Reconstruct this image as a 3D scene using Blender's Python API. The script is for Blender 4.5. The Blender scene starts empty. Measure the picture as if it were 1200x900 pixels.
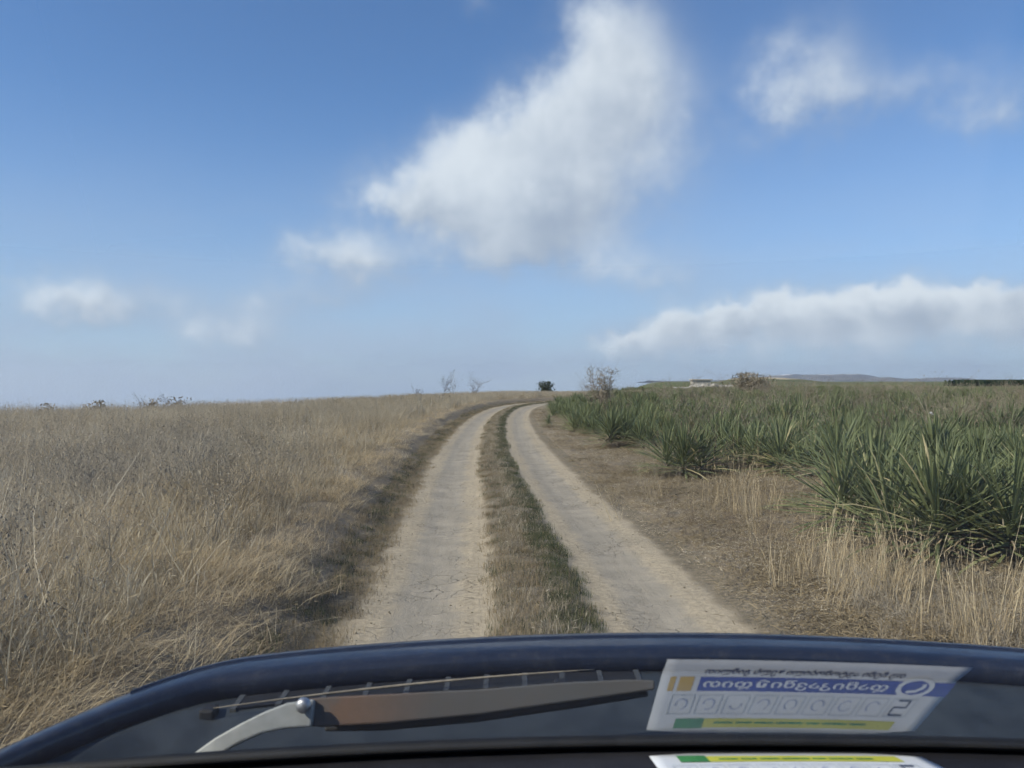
import bpy, math, random
import numpy as np
from mathutils import Vector, Matrix
R = math.radians
rng = np.random.default_rng(7)
random.seed(7)
scene = bpy.context.scene
COL = scene.collection

# ------------------------------------------------------------------ camera
CAMZ = 1.6
F = 924.0                                   # focal length in pixels of the 1200 wide photograph
cam_d = bpy.data.cameras.new('camera'); cam = bpy.data.objects.new('camera', cam_d); COL.objects.link(cam)
cam.location = (0, 0, CAMZ); cam.rotation_euler = (R(90 - 0.19), 0, 0)
cam_d.sensor_width = 36; cam_d.lens = F / 1200 * 36
cam_d.clip_start = 0.01; cam_d.clip_end = 40000
cam_d.dof.use_dof = True; cam_d.dof.focus_distance = 14.0; cam_d.dof.aperture_fstop = 11.0
scene.camera = cam

# ------------------------------------------------------------------ light and exposure
SUN_EL, SUN_AZ = 39.0, -116.0               # azimuth from +Y (forward), negative to the left
sd = Vector((math.sin(R(SUN_AZ)) * math.cos(R(SUN_EL)), math.cos(R(SUN_AZ)) * math.cos(R(SUN_EL)), math.sin(R(SUN_EL))))
sun_d = bpy.data.lights.new('sun', 'SUN'); sun = bpy.data.objects.new('sun', sun_d); COL.objects.link(sun)
sun_d.energy = 4.4; sun_d.angle = R(0.53); sun_d.color = (1.0, 0.92, 0.79)
sun.rotation_euler = sd.to_track_quat('Z', 'Y').to_euler(); sun.location = (-30, -10, 30)
SKY = 0.12
scene.view_settings.view_transform = 'Standard'; scene.view_settings.look = 'None'
scene.view_settings.exposure = 0.55; scene.view_settings.gamma = 1.0
scene.view_settings.use_curve_mapping = False
scene.render.engine = 'CYCLES'
scene.cycles.use_denoising = True
scene.cycles.max_bounces = 5; scene.cycles.diffuse_bounces = 2; scene.cycles.glossy_bounces = 3
scene.cycles.transparent_max_bounces = 12; scene.cycles.caustics_reflective = False; scene.cycles.caustics_refractive = False
scene.cycles.use_adaptive_sampling = True; scene.cycles.adaptive_threshold = 0.03; scene.cycles.adaptive_min_samples = 12

# ------------------------------------------------------------------ node helper
class NT:
    def __init__(s, tree): s.t = tree; s.L = tree.links
    def n(s, typ, **kw):
        nd = s.t.nodes.new(typ)
        for k, v in kw.items(): setattr(nd, k, v)
        return nd
    def put(s, sock, v):
        if v is None: return
        if isinstance(v, bpy.types.NodeSocket): s.L.new(v, sock)
        else: sock.default_value = v
    def m(s, op, a, b=None, c=None, clamp=False):
        nd = s.n('ShaderNodeMath', operation=op, use_clamp=clamp)
        s.put(nd.inputs[0], a); s.put(nd.inputs[1], b); s.put(nd.inputs[2], c); return nd.outputs[0]
    def vm(s, op, a, b=None, c=None):
        nd = s.n('ShaderNodeVectorMath', operation=op)
        s.put(nd.inputs[0], a); s.put(nd.inputs[1], b)
        if c is not None: s.put(nd.inputs[2], c)
        return nd.outputs['Value'] if op in ('DOT_PRODUCT', 'LENGTH', 'DISTANCE') else nd.outputs[0]
    def ss(s, v, a, b, lo=0.0, hi=1.0):
        nd = s.n('ShaderNodeMapRange', interpolation_type='SMOOTHSTEP'); s.put(nd.inputs[0], v)
        for i, q in enumerate((a, b, lo, hi)): s.put(nd.inputs[i + 1], q)
        return nd.outputs[0]
    def mix(s, f, a, b, blend='MIX'):
        nd = s.n('ShaderNodeMix', data_type='RGBA', blend_type=blend)
        s.put(nd.inputs[0], f); s.put(nd.inputs[6], a); s.put(nd.inputs[7], b); return nd.outputs[2]
    def noise(s, vec, scale, detail=4, rough=0.55, dist=0.0):
        nd = s.n('ShaderNodeTexNoise'); s.put(nd.inputs['Vector'], vec); s.put(nd.inputs['Scale'], scale)
        s.put(nd.inputs['Detail'], detail); s.put(nd.inputs['Roughness'], rough); s.put(nd.inputs['Distortion'], dist); return nd.outputs[0]
    def noise2(s, vec, scale, detail=4, rough=0.55):
        nd = s.n('ShaderNodeTexNoise', noise_dimensions='2D'); s.put(nd.inputs['Vector'], vec); s.put(nd.inputs['Scale'], scale)
        s.put(nd.inputs['Detail'], detail); s.put(nd.inputs['Roughness'], rough); return nd.outputs[0]
    def comb(s, x, y, z):
        nd = s.n('ShaderNodeCombineXYZ'); s.put(nd.inputs[0], x); s.put(nd.inputs[1], y); s.put(nd.inputs[2], z); return nd.outputs[0]
    def ramp(s, f, stops):
        nd = s.n('ShaderNodeValToRGB'); e = nd.color_ramp.elements
        while len(e) < len(stops): e.new(0.5)
        for q, (p, c) in zip(e, stops): q.position = p; q.color = (*c, 1)
        s.put(nd.inputs[0], f); return nd.outputs[0]
def c4(c): return (c[0], c[1], c[2], 1.0)

# ------------------------------------------------------------------ world: sky and clouds by direction
def build_world():
    w = bpy.data.worlds.new('World'); scene.world = w; w.use_nodes = True
    w.node_tree.nodes.clear(); T = NT(w.node_tree)
    out = T.n('ShaderNodeOutputWorld'); bg = T.n('ShaderNodeBackground'); bg.inputs[1].default_value = SKY
    T.L.new(bg.outputs[0], out.inputs[0])
    g = T.n('ShaderNodeTexCoord').outputs['Generated']
    sp = T.n('ShaderNodeSeparateXYZ'); T.L.new(g, sp.inputs[0]); X, Y, Z = sp.outputs
    zc = T.m('MAXIMUM', Z, 0.0)
    d2 = T.vm('NORMALIZE', T.comb(X, Y, T.m('ADD', zc, 0.015)))
    sky = T.n('ShaderNodeTexSky', sky_type='NISHITA', sun_disc=False)
    sky.sun_elevation = R(SUN_EL); sky.sun_rotation = R(SUN_AZ); sky.altitude = 300; sky.air_density = 1.0; sky.dust_density = 0.25; sky.ozone_density = 3.0
    T.L.new(d2, sky.inputs[0])
    az = T.m('ARCTAN2', X, Y); el = T.m('ARCSINE', Z)
    P0 = T.comb(az, el, 0.0)
    n1 = T.noise2(P0, 12, 5, 0.55); n2 = T.noise2(P0, 34, 3, 0.5)
    wsep = T.comb(T.m('MULTIPLY_ADD', n1, 0.055, T.m('ADD', az, -0.0275)), T.m('MULTIPLY_ADD', n2, 0.030, T.m('ADD', el, -0.015)), 0.0)
    # (px, py, rx, ry, weight) measured on the photograph
    B = [(718, 45, 60, 60, .85), (735, 118, 84, 64, .82), (650, 138, 74, 48, .7), (570, 160, 62, 28, .48),
         (552, 224, 96, 46, 1.4), (625, 215, 64, 48, .8), (612, 262, 92, 46, .85), (600, 298, 80, 28, .5), (474, 240, 46, 22, .7), (735, 215, 105, 66, .55),
         (565, 8, 20, 14, .3), (962, 58, 48, 48, .44), (958, 118, 66, 54, .50), (905, 112, 34, 40, .28), (1060, 104, 70, 28, .42), (1170, 118, 52, 38, .55),
         (385, 298, 52, 32, .75), (440, 310, 52, 28, .62), (345, 348, 84, 20, .5), (80, 352, 58, 30, .68), (150, 356, 74, 24, .5), (280, 394, 52, 28, .75),
         (755, 320, 86, 36, .5), (395, 438, 44, 14, .3),
         (740, 408, 34, 18, 1.5), (795, 384, 30, 20, 1.4), (852, 376, 22, 20, 1.7), (908, 368, 30, 24, 1.7), (975, 368, 34, 24, 1.9), (1055, 358, 36, 26, 2.0),
         (1122, 354, 56, 17, 1.5), (1180, 376, 52, 24, 1.2), (960, 402, 170, 15, .6), (960, 424, 230, 24, .42)]
    WM = 2.1; D = 0.0; Lv = (0.0, 0.0, 0.0)
    for (px, py, rx, ry, wt) in B:
        a = math.atan((px - 600) / F); e = math.atan((447 - py) / F * math.cos(a))
        ix, iy = F / rx * .93, F / ry * .98
        v = T.vm('MULTIPLY_ADD', wsep, (ix, iy, 0), (-a * ix, -e * iy, math.sqrt(-math.log(wt / WM))))
        q = T.m('POWER', 0.3679, T.vm('DOT_PRODUCT', v, v))
        D = T.m('ADD', q, D); Lv = T.vm('MULTIPLY_ADD', v, q, Lv)
    D = T.m('MULTIPLY', D, WM); Ls = T.m('MULTIPLY', T.vm('DOT_PRODUCT', Lv, (-0.45, 0.85, 0)), WM)
    # the same kind of broken cloud all round, outside the picture
    outside = T.m('MAXIMUM', T.ss(T.m('ABSOLUTE', az), 0.62, 0.85), T.ss(el, 0.5, 0.62))
    gen = T.noise2(T.comb(az, T.m('MULTIPLY', el, 2.0), 3.0), 2.6, 2)
    D = T.m('MULTIPLY_ADD', T.m('MULTIPLY', T.ss(gen, 0.52, 0.75), outside), 0.8, D)
    nn = T.m('MULTIPLY_ADD', T.m('SUBTRACT', n1, 0.5), 1.0, T.m('MULTIPLY', T.m('SUBTRACT', n2, 0.5), 0.24))
    dens = T.m('ADD', D, T.m('MULTIPLY', nn, T.ss(D, 0.02, 0.5, 0.0, 0.85)))
    alpha = T.m('MULTIPLY', T.ss(dens, 0.0, 1.3), 0.92)
    lit = T.m('DIVIDE', Ls, T.m('MAXIMUM', D, 0.15))
    lit = T.m('MULTIPLY_ADD', nn, 1.2, lit)
    litf = T.m('MULTIPLY', T.ss(lit, -1.0, 0.75), T.ss(dens, 0.15, 1.0, 0.22, 1.0))
    k = 1 / SKY
    ccol = T.mix(litf, (0.37 * k, 0.435 * k, 0.545 * k, 1), (0.76 * k, 0.81 * k, 0.87 * k, 1))
    # thick air low over the land
    hz = T.m('POWER', T.ss(el, 0.40, -0.02), 1.5)
    hn = T.noise2(T.comb(az, T.m('MULTIPLY', el, 3.0), 1.0), 5, 3)
    hz = T.m('MULTIPLY', hz, T.ss(hn, 0.2, 0.7, 0.75, 1.0))
    base = T.mix(T.m('MULTIPLY', hz, 0.92), T.mix(1.0, sky.outputs[0], (0.80, 0.98, 1.17, 1), 'MULTIPLY'), (0.40 * k, 0.49 * k, 0.655 * k, 1))
    low = T.ss(el, 0.0, 0.07, 0.25, 1.0)
    col = T.mix(T.m('MULTIPLY', alpha, low), base, ccol)
    T.L.new(col, bg.inputs[0])
    w.cycles.sampling_method = 'MANUAL'; w.cycles.sample_map_resolution = 512
build_world()

# ------------------------------------------------------------------ small helpers
def tag(o, label=None, cat=None, group=None, kind=None):
    if label: o['label'] = label
    if cat: o['category'] = cat
    if group: o['group'] = group
    if kind: o['kind'] = kind
    return o
def mesh_obj(name, V, Fc, mats, parent=None, smooth=False, attrs=None, mi=None, link=True):
    me = bpy.data.meshes.new(name); me.from_pydata([tuple(map(float, v)) for v in V], [], [tuple(int(i) for i in f) for f in Fc])
    for m_ in (mats if isinstance(mats, (list, tuple)) else [mats]): me.materials.append(m_)
    if mi is not None: me.polygons.foreach_set('material_index', np.asarray(mi, dtype=np.int32))
    if smooth: me.polygons.foreach_set('use_smooth', [True] * len(me.polygons))
    for k, v in (attrs or {}).items():
        at = me.attributes.new(k, 'FLOAT', 'POINT'); at.data.foreach_set('value', np.asarray(v, dtype=np.float32))
    me.update()
    o = bpy.data.objects.new(name, me)
    if link: COL.objects.link(o)
    if parent: o.parent = parent
    return o
def empty(name, loc=(0, 0, 0), rz=0):
    o = bpy.data.objects.new(name, None); COL.objects.link(o); o.location = loc; o.rotation_euler = (0, 0, rz); o.empty_display_size = .2; return o
class MB:
    def __init__(s): s.V = []; s.F = []
    def add(s, V, Fc):
        o = len(s.V); s.V += [tuple(v) for v in V]; s.F += [tuple(i + o for i in f) for f in Fc]; return s
    def box(s, x0, x1, y0, y1, z0, z1, b=0.0):
        V = [(x, y, z) for z in (z0, z1) for y in (y0, y1) for x in (x0, x1)]
        return s.add(V, [(0, 2, 3, 1), (4, 5, 7, 6), (0, 1, 5, 4), (2, 6, 7, 3), (0, 4, 6, 2), (1, 3, 7, 5)])
    def tube(s, pts, rad, n=6, flat=1.0):
        pts = [Vector(p) for p in pts]; V = []; Fc = []
        for i, p in enumerate(pts):
            t = (pts[min(i + 1, len(pts) - 1)] - pts[max(i - 1, 0)]).normalized()
            u = t.cross(Vector((0, 0, 1)));  u = u.normalized() if u.length > 1e-4 else Vector((1, 0, 0))
            w = u.cross(t).normalized(); r = rad[i] if hasattr(rad, '__len__') else rad
            for k in range(n):
                a = 2 * math.pi * k / n; V.append(p + u * math.cos(a) * r + w * math.sin(a) * r * flat)
        for i in range(len(pts) - 1):
            for k in range(n):
                Fc.append((i * n + k, i * n + (k + 1) % n, (i + 1) * n + (k + 1) % n, (i + 1) * n + k))
        Fc.append(tuple(range(n - 1, -1, -1))); Fc.append(tuple((len(pts) - 1) * n + k for k in range(n)))
        return s.add(V, Fc)
    def grid(s, rows):
        n = len(rows[0]); V = [p for r in rows for p in r]
        return s.add(V, [(i * n + j, i * n + j + 1, (i + 1) * n + j + 1, (i + 1) * n + j) for i in range(len(rows) - 1) for j in range(n - 1)])
    def obj(s, name, mat, parent=None, smooth=False, bevel=0, solid=0, label=None):
        o = mesh_obj(name, s.V, s.F, mat, parent, smooth)
        if solid:
            md = o.modifiers.new('solid', 'SOLIDIFY'); md.thickness = abs(solid); md.offset = -1 if solid > 0 else 1
        if bevel:
            md = o.modifiers.new('bevel', 'BEVEL'); md.width = bevel; md.segments = 2; md.limit_method = 'ANGLE'
        if label: o['label'] = label
        return o

# numpy value noise
_perm = np.random.default_rng(3).random((256, 256))
def vnoise(x, y):
    xi = np.floor(x).astype(int); yi = np.floor(y).astype(int); fx = x - xi; fy = y - yi
    fx = fx * fx * (3 - 2 * fx); fy = fy * fy * (3 - 2 * fy)
    a = _perm[xi & 255, yi & 255]; b = _perm[(xi + 1) & 255, yi & 255]; c = _perm[xi & 255, (yi + 1) & 255]; d = _perm[(xi + 1) & 255, (yi + 1) & 255]
    return (a * (1 - fx) + b * fx) * (1 - fy) + (c * (1 - fx) + d * fx) * fy
def fbm(x, y, o=4):
    s = 0; a = .5
    for i in range(o): s = s + a * vnoise(x * 2 ** i + 17.3 * i, y * 2 ** i + 9.1 * i); a *= .5
    return s / (1 - .5 ** o)
def S(v, a, b):
    t = np.clip((v - a) / (b - a), 0, 1); return t * t * (3 - 2 * t)

# ------------------------------------------------------------------ terrain functions
_cy = np.array([-12, 0, 3, 5.1, 6.6, 9.5, 13, 17.2, 22, 28.4, 35, 42, 47, 51, 54, 57, 60, 63, 67, 72, 80.])
_cx = np.array([.30, .28, .26, .24, .17, 0, -.2, -.38, -.52, -.6, -.56, -.3, .05, .55, 1.1, 1.9, 3.0, 4.6, 7.6, 12.4, 20.])
_yy = np.linspace(-12, 80, 921); _cc = np.interp(_yy, _cy, _cx)
_kk = np.ones(41) / 41; _cc = np.concatenate([_cc[:20], np.convolve(_cc, _kk, 'valid'), _cc[-20:]]); _dd = np.gradient(_cc, _yy)
def cx(y): return np.interp(y, _yy, _cc)
def road_d(x, y): return (x - cx(y)) / np.sqrt(1 + np.interp(y, _yy, _dd) ** 2)
def height(x, y):
    x = np.asarray(x, float); y = np.asarray(y, float)
    d = road_d(x, y); near = S(np.abs(y - 30), 90, 45)
    e = d + .25 * (fbm(x * .9, y * .5 + 40, 3) - .5)
    z = .25 * S(-e, 1.45, 2.15) + .08 * S(-e, 2.1, 5.5) + .05 * S(e, 1.3, 1.8) + .16 * S(e, 2.4, 5)
    rut = S(np.abs(d), 1.55, 1.25) * S(np.abs(d), .22, .40)
    z = z + near * (.055 * S(np.abs(d), .40, .20) - .035 * np.exp(-((np.abs(d) - .8) / .3) ** 2))
    z = z + near * ((1 - rut) * (.05 * (fbm(x * 1.3, y * 1.3) - .5) + .05 * (fbm(x * 6, y * 6, 2) - .5)) + rut * (.012 * (fbm(x * 3, y * 1.5) - .5)))
    z = z + .35 * (fbm(x * .07, y * .07, 2) - .5) * S(np.abs(d), 4, 14)
    u = x / np.maximum(y, 1.0)
    w = S(-u, -.19, -.05) * (y > -60); q = y - 2.2 * np.minimum(x, 0)
    k = np.maximum(q - 62 + 8 * S(u, -.2, 0), 0) if False else np.maximum(q - 62 - 8 * S(u, -.25, -.02), 0); z = z - w * .06 * k * k / (k + 5)
    return z
def hz(x, y): return float(height(np.array([x]), np.array([y]))[0])
def px2ground(px, py, z=0.0):
    t = (CAMZ - z) * F / (py - 447); return ((px - 600) / F * t, t)

# ------------------------------------------------------------------ materials
def new_mat(name):
    m = bpy.data.materials.new(name); m.use_nodes = True; nt = m.node_tree; nt.nodes.clear(); T = NT(nt)
    out = T.n('ShaderNodeOutputMaterial'); return m, T, out
def bsdf(T, out, col, rough=.8, metal=0.0, coat=0.0, spec=.5, normal=None):
    b = T.n('ShaderNodeBsdfPrincipled'); T.put(b.inputs['Base Color'], col if isinstance(col, bpy.types.NodeSocket) else c4(col))
    T.put(b.inputs['Roughness'], rough); T.put(b.inputs['Metallic'], metal); b.inputs['Coat Weight'].default_value = coat; b.inputs['Coat Roughness'].default_value = .06
    b.inputs['Specular IOR Level'].default_value = spec
    if normal is not None: T.L.new(normal, b.inputs['Normal'])
    if out is not None: T.L.new(b.outputs[0], out.inputs[0])
    return b
def bump(T, h, strength=.5, dist=.02):
    b = T.n('ShaderNodeBump'); b.inputs['Strength'].default_value = strength; b.inputs['Distance'].default_value = dist; T.L.new(h, b.inputs['Height']); return b.outputs[0]
def simple(name, col, rough=.6, metal=0.0, coat=0.0, var=.25, scale=30.0, spec=.5):
    m, T, out = new_mat(name); p = T.n('ShaderNodeTexCoord').outputs['Object']
    n = T.noise(p, scale, 5); f = T.ss(n, .3, .7)
    dark = tuple(c * (1 - var) for c in col)
    bsdf(T, out, T.mix(f, c4(dark), c4(col)), T.ss(n, .2, .8, max(rough - .08, .02), min(rough + .1, 1)), metal, coat, spec)
    return m
def ground_mat():
    m, T, out = new_mat('earth_and_litter'); P = T.n('ShaderNodeNewGeometry').outputs['Position']
    d = T.n('ShaderNodeAttribute', attribute_name='d').outputs['Fac']
    n1 = T.noise(P, .5, 5); n2 = T.noise(P, 5, 6, .65); n3 = T.noise(P, 38, 4, .7)
    soil = T.ramp(n2, [(.25, (.14, .118, .086)), (.5, (.245, .205, .15)), (.75, (.34, .285, .205))])
    straw = T.ramp(n3, [(.3, (.12, .10, .07)), (.5, (.27, .21, .13)), (.68, (.42, .34, .22))])
    c = T.mix(T.ss(n2, .38, .62), soil, straw)
    # the wide land far off: olive on the right, straw on the left
    far = T.n('ShaderNodeSeparateXYZ'); T.L.new(P, far.inputs[0])
    fy = T.ss(far.outputs[1], 24, 50); fx = T.ss(d, 0, 12)
    big = T.noise(P, .012, 5)
    olive = T.ramp(big, [(.3, (.085, .105, .042)), (.5, (.125, .14, .06)), (.7, (.175, .17, .085))])
    c = T.mix(T.m('MULTIPLY', fy, fx), c, olive)
    h = T.m('MULTIPLY_ADD', n3, .5, n2)
    bsdf(T, out, c, .95, spec=.1, normal=bump(T, h, .9, .05)); return m
def track_mat():
    m, T, out = new_mat('dried_mud_track'); P = T.n('ShaderNodeNewGeometry').outputs['Position']
    d = T.n('ShaderNodeAttribute', attribute_name='d').outputs['Fac']
    n0 = T.noise(P, .7, 3); n1 = T.noise(P, 3.2, 6, .6); n2 = T.noise(P, 22, 5, .7); n3 = T.noise(P, 90, 3, .7)
    pv = T.vm('MULTIPLY_ADD', T.n('ShaderNodeTexNoise').outputs[1], (0, 0, 0), P)
    ad = T.m('ABSOLUTE', d)
    off = T.m('ABSOLUTE', T.m('SUBTRACT', ad, .81))                 # distance from the wheel path
    offn = T.m('MULTIPLY_ADD', T.m('SUBTRACT', n1, .5), .28, off)
    packed = T.mix(T.ss(n1, .3, .7), (.30, .265, .205, 1), (.37, .325, .25, 1))
    loose = T.mix(T.ss(n2, .3, .7), (.33, .275, .19, 1), (.47, .395, .275, 1))
    c = T.mix(T.ss(offn, .14, .30), packed, loose)
    c = T.mix(T.ss(n0, .45, .75, 0, .35), c, (.245, .22, .175, 1))
    verge = T.mix(T.ss(n2, .35, .65), (.13, .11, .075, 1), (.25, .205, .14, 1))
    c = T.mix(T.ss(T.m('MULTIPLY_ADD', T.m('SUBTRACT', n2, .5), .25, offn), .42, .56), c, verge)
    # drying cracks
    wv = T.n('ShaderNodeTexNoise'); T.put(wv.inputs['Vector'], P); wv.inputs['Scale'].default_value = 6; wv.inputs['Detail'].default_value = 4
    pw = T.vm('MULTIPLY_ADD', T.vm('SUBTRACT', wv.outputs[1], (.5, .5, .5)), (.22, .22, 0), P)
    vo = T.n('ShaderNodeTexVoronoi', feature='DISTANCE_TO_EDGE', voronoi_dimensions='2D'); T.L.new(pw, vo.inputs['Vector']); vo.inputs['Scale'].default_value = 5.0
    vo2 = T.n('ShaderNodeTexVoronoi', feature='DISTANCE_TO_EDGE', voronoi_dimensions='2D'); T.L.new(pw, vo2.inputs['Vector']); vo2.inputs['Scale'].default_value = 13.0
    msk = T.ss(T.noise(P, 1.1, 3), .47, .62)
    cr = T.m('MULTIPLY', T.ss(vo.outputs['Distance'], .035, .008), msk)
    cr = T.m('MAXIMUM', cr, T.m('MULTIPLY', T.ss(vo2.outputs['Distance'], .05, .012), T.m('MULTIPLY', T.ss(T.noise(P, 2.6, 2), .5, .64), .7)))
    cr = T.m('MULTIPLY', cr, T.ss(off, .44, .30))
    sep = T.n('ShaderNodeSeparateXYZ'); T.L.new(P, sep.inputs[0])
    ty = T.noise2(T.comb(T.m('MULTIPLY', d, 11), T.m('MULTIPLY', sep.outputs[1], .35), 0.0), 1.0, 4, .6)   # long scuffs left by tyres
    c = T.mix(T.ss(ty, .42, .70, 0, .16), c, (.20, .172, .128, 1))
    c = T.mix(T.m('MULTIPLY', cr, .62), c, (.10, .088, .066, 1))
    h = T.m('ADD', T.m('MULTIPLY', n1, .8), T.m('ADD', T.m('MULTIPLY', n2, .5), T.m('MULTIPLY_ADD', cr, -.6, T.m('MULTIPLY_ADD', ty, .2, T.m('MULTIPLY', n3, .2)))))
    bsdf(T, out, c, .95, spec=.08, normal=bump(T, h, .7, .03)); return m
def blade_mat(name, stops, trans=.3, patch=None, rough=.75, pscale=.6):
    """leaf or straw: colour varies per plant, per blade (attribute v) and in patches over the land"""
    m, T, out = new_mat(name); P = T.n('ShaderNodeNewGeometry').outputs['Position']
    rnd = T.n('ShaderNodeObjectInfo').outputs['Random']; v = T.n('ShaderNodeAttribute', attribute_name='v').outputs['Fac']
    n = T.noise(P, pscale, 3)
    f = T.m('ADD', T.m('MULTIPLY', v, .55), T.m('ADD', T.m('MULTIPLY', rnd, .25), T.m('MULTIPLY_ADD', n, .7, -.25)))
    c = T.ramp(f, stops)
    if patch is not None:
        c = T.mix(T.ss(T.noise(P, .23, 3), .50, .66, 0, .5), c, c4(patch))
    b = bsdf(T, None, c, rough, spec=.25)
    tr = T.n('ShaderNodeBsdfTranslucent'); T.L.new(c, tr.inputs[0])
    mx = T.n('ShaderNodeMixShader'); mx.inputs[0].default_value = trans; T.L.new(b.outputs[0], mx.inputs[1]); T.L.new(tr.outputs[0], mx.inputs[2])
    T.L.new(mx.outputs[0], out.inputs[0]); return m
M = {}
M['ground'] = ground_mat(); M['track'] = track_mat()
M['straw'] = blade_mat('dry_straw', [(.05, (.21, .172, .112)), (.4, (.43, .362, .245)), (.7, (.58, .50, .355)), (.95, (.72, .65, .50))], .3, (.34, .305, .235))
M['golden'] = blade_mat('golden_laid_straw', [(.05, (.24, .175, .09)), (.45, (.50, .395, .235)), (.95, (.72, .61, .40))], .3)
M['thatch'] = blade_mat('short_brown_grass', [(.1, (.13, .105, .058)), (.5, (.25, .195, .11)), (.95, (.40, .315, .185))], .2)
M['green'] = blade_mat('short_green_grass', [(.1, (.040, .050, .022)), (.5, (.075, .090, .036)), (.95, (.15, .15, .06))], .25)
M['grey'] = blade_mat('grey_dead_weed', [(.1, (.155, .128, .088)), (.5, (.30, .252, .178)), (.95, (.46, .40, .295))], .1)
M['rust_weed'] = blade_mat('brown_dead_weed', [(.1, (.095, .072, .05)), (.5, (.19, .145, .10)), (.95, (.33, .26, .18))], .1)
M['yucca'] = blade_mat('yucca_leaf', [(.06, (.096, .116, .050)), (.40, (.162, .190, .084)), (.72, (.232, .256, .118)), (.93, (.33, .315, .15)), (1.0, (.48, .41, .22))], .3, None, .52, .35)
M['dead_yucca'] = blade_mat('dead_yucca_leaf', [(.1, (.12, .095, .06)), (.5, (.27, .215, .13)), (.95, (.46, .39, .26))], .15)
M['bark'] = simple('bark', (.16, .12, .085), .9, scale=20)
M['shrub_leaf'] = blade_mat('shrub_leaf', [(.1, (.022, .034, .018)), (.5, (.045, .06, .028)), (.95, (.085, .10, .045))], .2)

# ------------------------------------------------------------------ ground sheet and track
def build_ground():
    ys = [-40, -30, -22, -16, -12, -9]; y = -7.0
    while y < 90: ys.append(y); y += .09 if 3.5 < y < 14 else (.16 if y < 30 else (.35 if y < 72 else 1.0))
    st = 1.5
    while y < 12000: ys.append(y); y += st; st *= 1.16
    ss_ = list(np.arange(-1.56, 1.561, .06)); w = .07; v = 1.56; ex = []
    while v < 9000: v += w; ex.append(v); w = w if v < 3.2 else (w * 1.05 if v < 12 else w * 1.17)
    cols = np.array([-e for e in ex[::-1]] + ss_ + ex)
    ys = np.array(ys); nC = len(cols); nR = len(ys)
    X = cx(np.clip(ys, -12, 80))[:, None] * np.where(ys > 80, np.maximum(0, 1 - (ys - 80) / 400), 1)[:, None] + cols[None, :]
    Y = np.repeat(ys[:, None], nC, 1); Z = height(X.ravel(), Y.ravel()).reshape(X.shape)
    d = road_d(X, np.clip(Y, -12, 80)); V = np.stack([X, Y, Z], -1).reshape(-1, 3)
    idx = np.arange(nR * nC).reshape(nR, nC)
    j0 = len(ex); j1 = j0 + len(ss_) - 1; i1 = int(np.searchsorted(ys, 79))
    def part(name, sel, mat, label):
        q = np.stack([idx[:-1, :-1], idx[:-1, 1:], idx[1:, 1:], idx[1:, :-1]], -1)[sel].reshape(-1, 4)
        u, inv = np.unique(q, return_inverse=True)
        o = mesh_obj(name, V[u], inv.reshape(-1, 4), mat, None, True, {'d': d.ravel()[u]}); tag(o, label, kind='structure'); return o
    sel = np.zeros((nR - 1, nC - 1), bool); sel[:i1, j0:j1] = True
    part('ground', ~sel, M['ground'], 'dry earth under the grass and yucca on both sides of the track')
    part('dirt_track', sel, M['track'], 'pale dried mud track with two wheel ruts bending right')
build_ground()

# ------------------------------------------------------------------ tuft sources (kept in collections outside the scene) and scatter
def blades(n, hmin, hmax, rad, width, lean, nseg=3, seed=0, head=0.0, flat=0.0, wdir=None, tip=.15, spread=.55):
    """n curved tapering blades; lean = sideways reach over height; flat = share lying down"""
    r = np.random.default_rng(seed); V = []; Fc = []; vv = []
    for i in range(n):
        a = r.uniform(0, 2 * math.pi); rr = rad * math.sqrt(r.random()); b = np.array([rr * math.cos(a), rr * math.sin(a), -.02])
        az = r.uniform(0, 2 * math.pi) if wdir is None else r.normal(wdir, spread)
        L = r.uniform(hmin, hmax); ln = abs(r.normal(0, lean)) + lean * .3; th = min(ln, 1.35)
        if r.random() < flat: th = r.uniform(1.05, 1.5)
        kink = r.normal(0, .25); side = np.array([-math.sin(az + kink), math.cos(az + kink), 0]); val = r.random(); p = b.copy(); o = len(V)
        w0 = width * r.uniform(.6, 1.3)
        for k in range(nseg + 1):
            f = k / nseg; w = w0 * (1 - (1 - tip) * f ** 1.5) * .5
            V += [p - side * w, p + side * w]; vv += [val, val]
            ang = th * (.35 + .9 * f); ang = min(ang, 1.75)
            p = p + (L / nseg) * np.array([math.cos(az) * math.sin(ang), math.sin(az) * math.sin(ang), math.cos(ang)])
        for k in range(nseg): Fc.append((o + 2 * k, o + 2 * k + 1, o + 2 * k + 3, o + 2 * k + 2))
        if r.random() < head:                                        # seed head: a slim spindle beyond the tip
            q = (V[-1] + V[-2]) / 2; dr = (q - (V[-3] + V[-4]) / 2); dr = dr / (np.linalg.norm(dr) + 1e-6); hl = r.uniform(.035, .075); hw = width * r.uniform(.6, 1.0)
            o = len(V); s2 = np.cross(dr, side)
            V += [q - dr * .01, q + dr * hl * .4 + side * hw, q + dr * hl * .4 - side * hw * .5 + s2 * hw, q + dr * hl * .4 - side * hw * .5 - s2 * hw, q + dr * hl]; vv += [min(1, val + .2)] * 5
            Fc += [(o, o + 1, o + 2), (o, o + 2, o + 3), (o, o + 3, o + 1), (o + 4, o + 2, o + 1), (o + 4, o + 3, o + 2), (o + 4, o + 1, o + 3)]
    return V, Fc, vv
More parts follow.
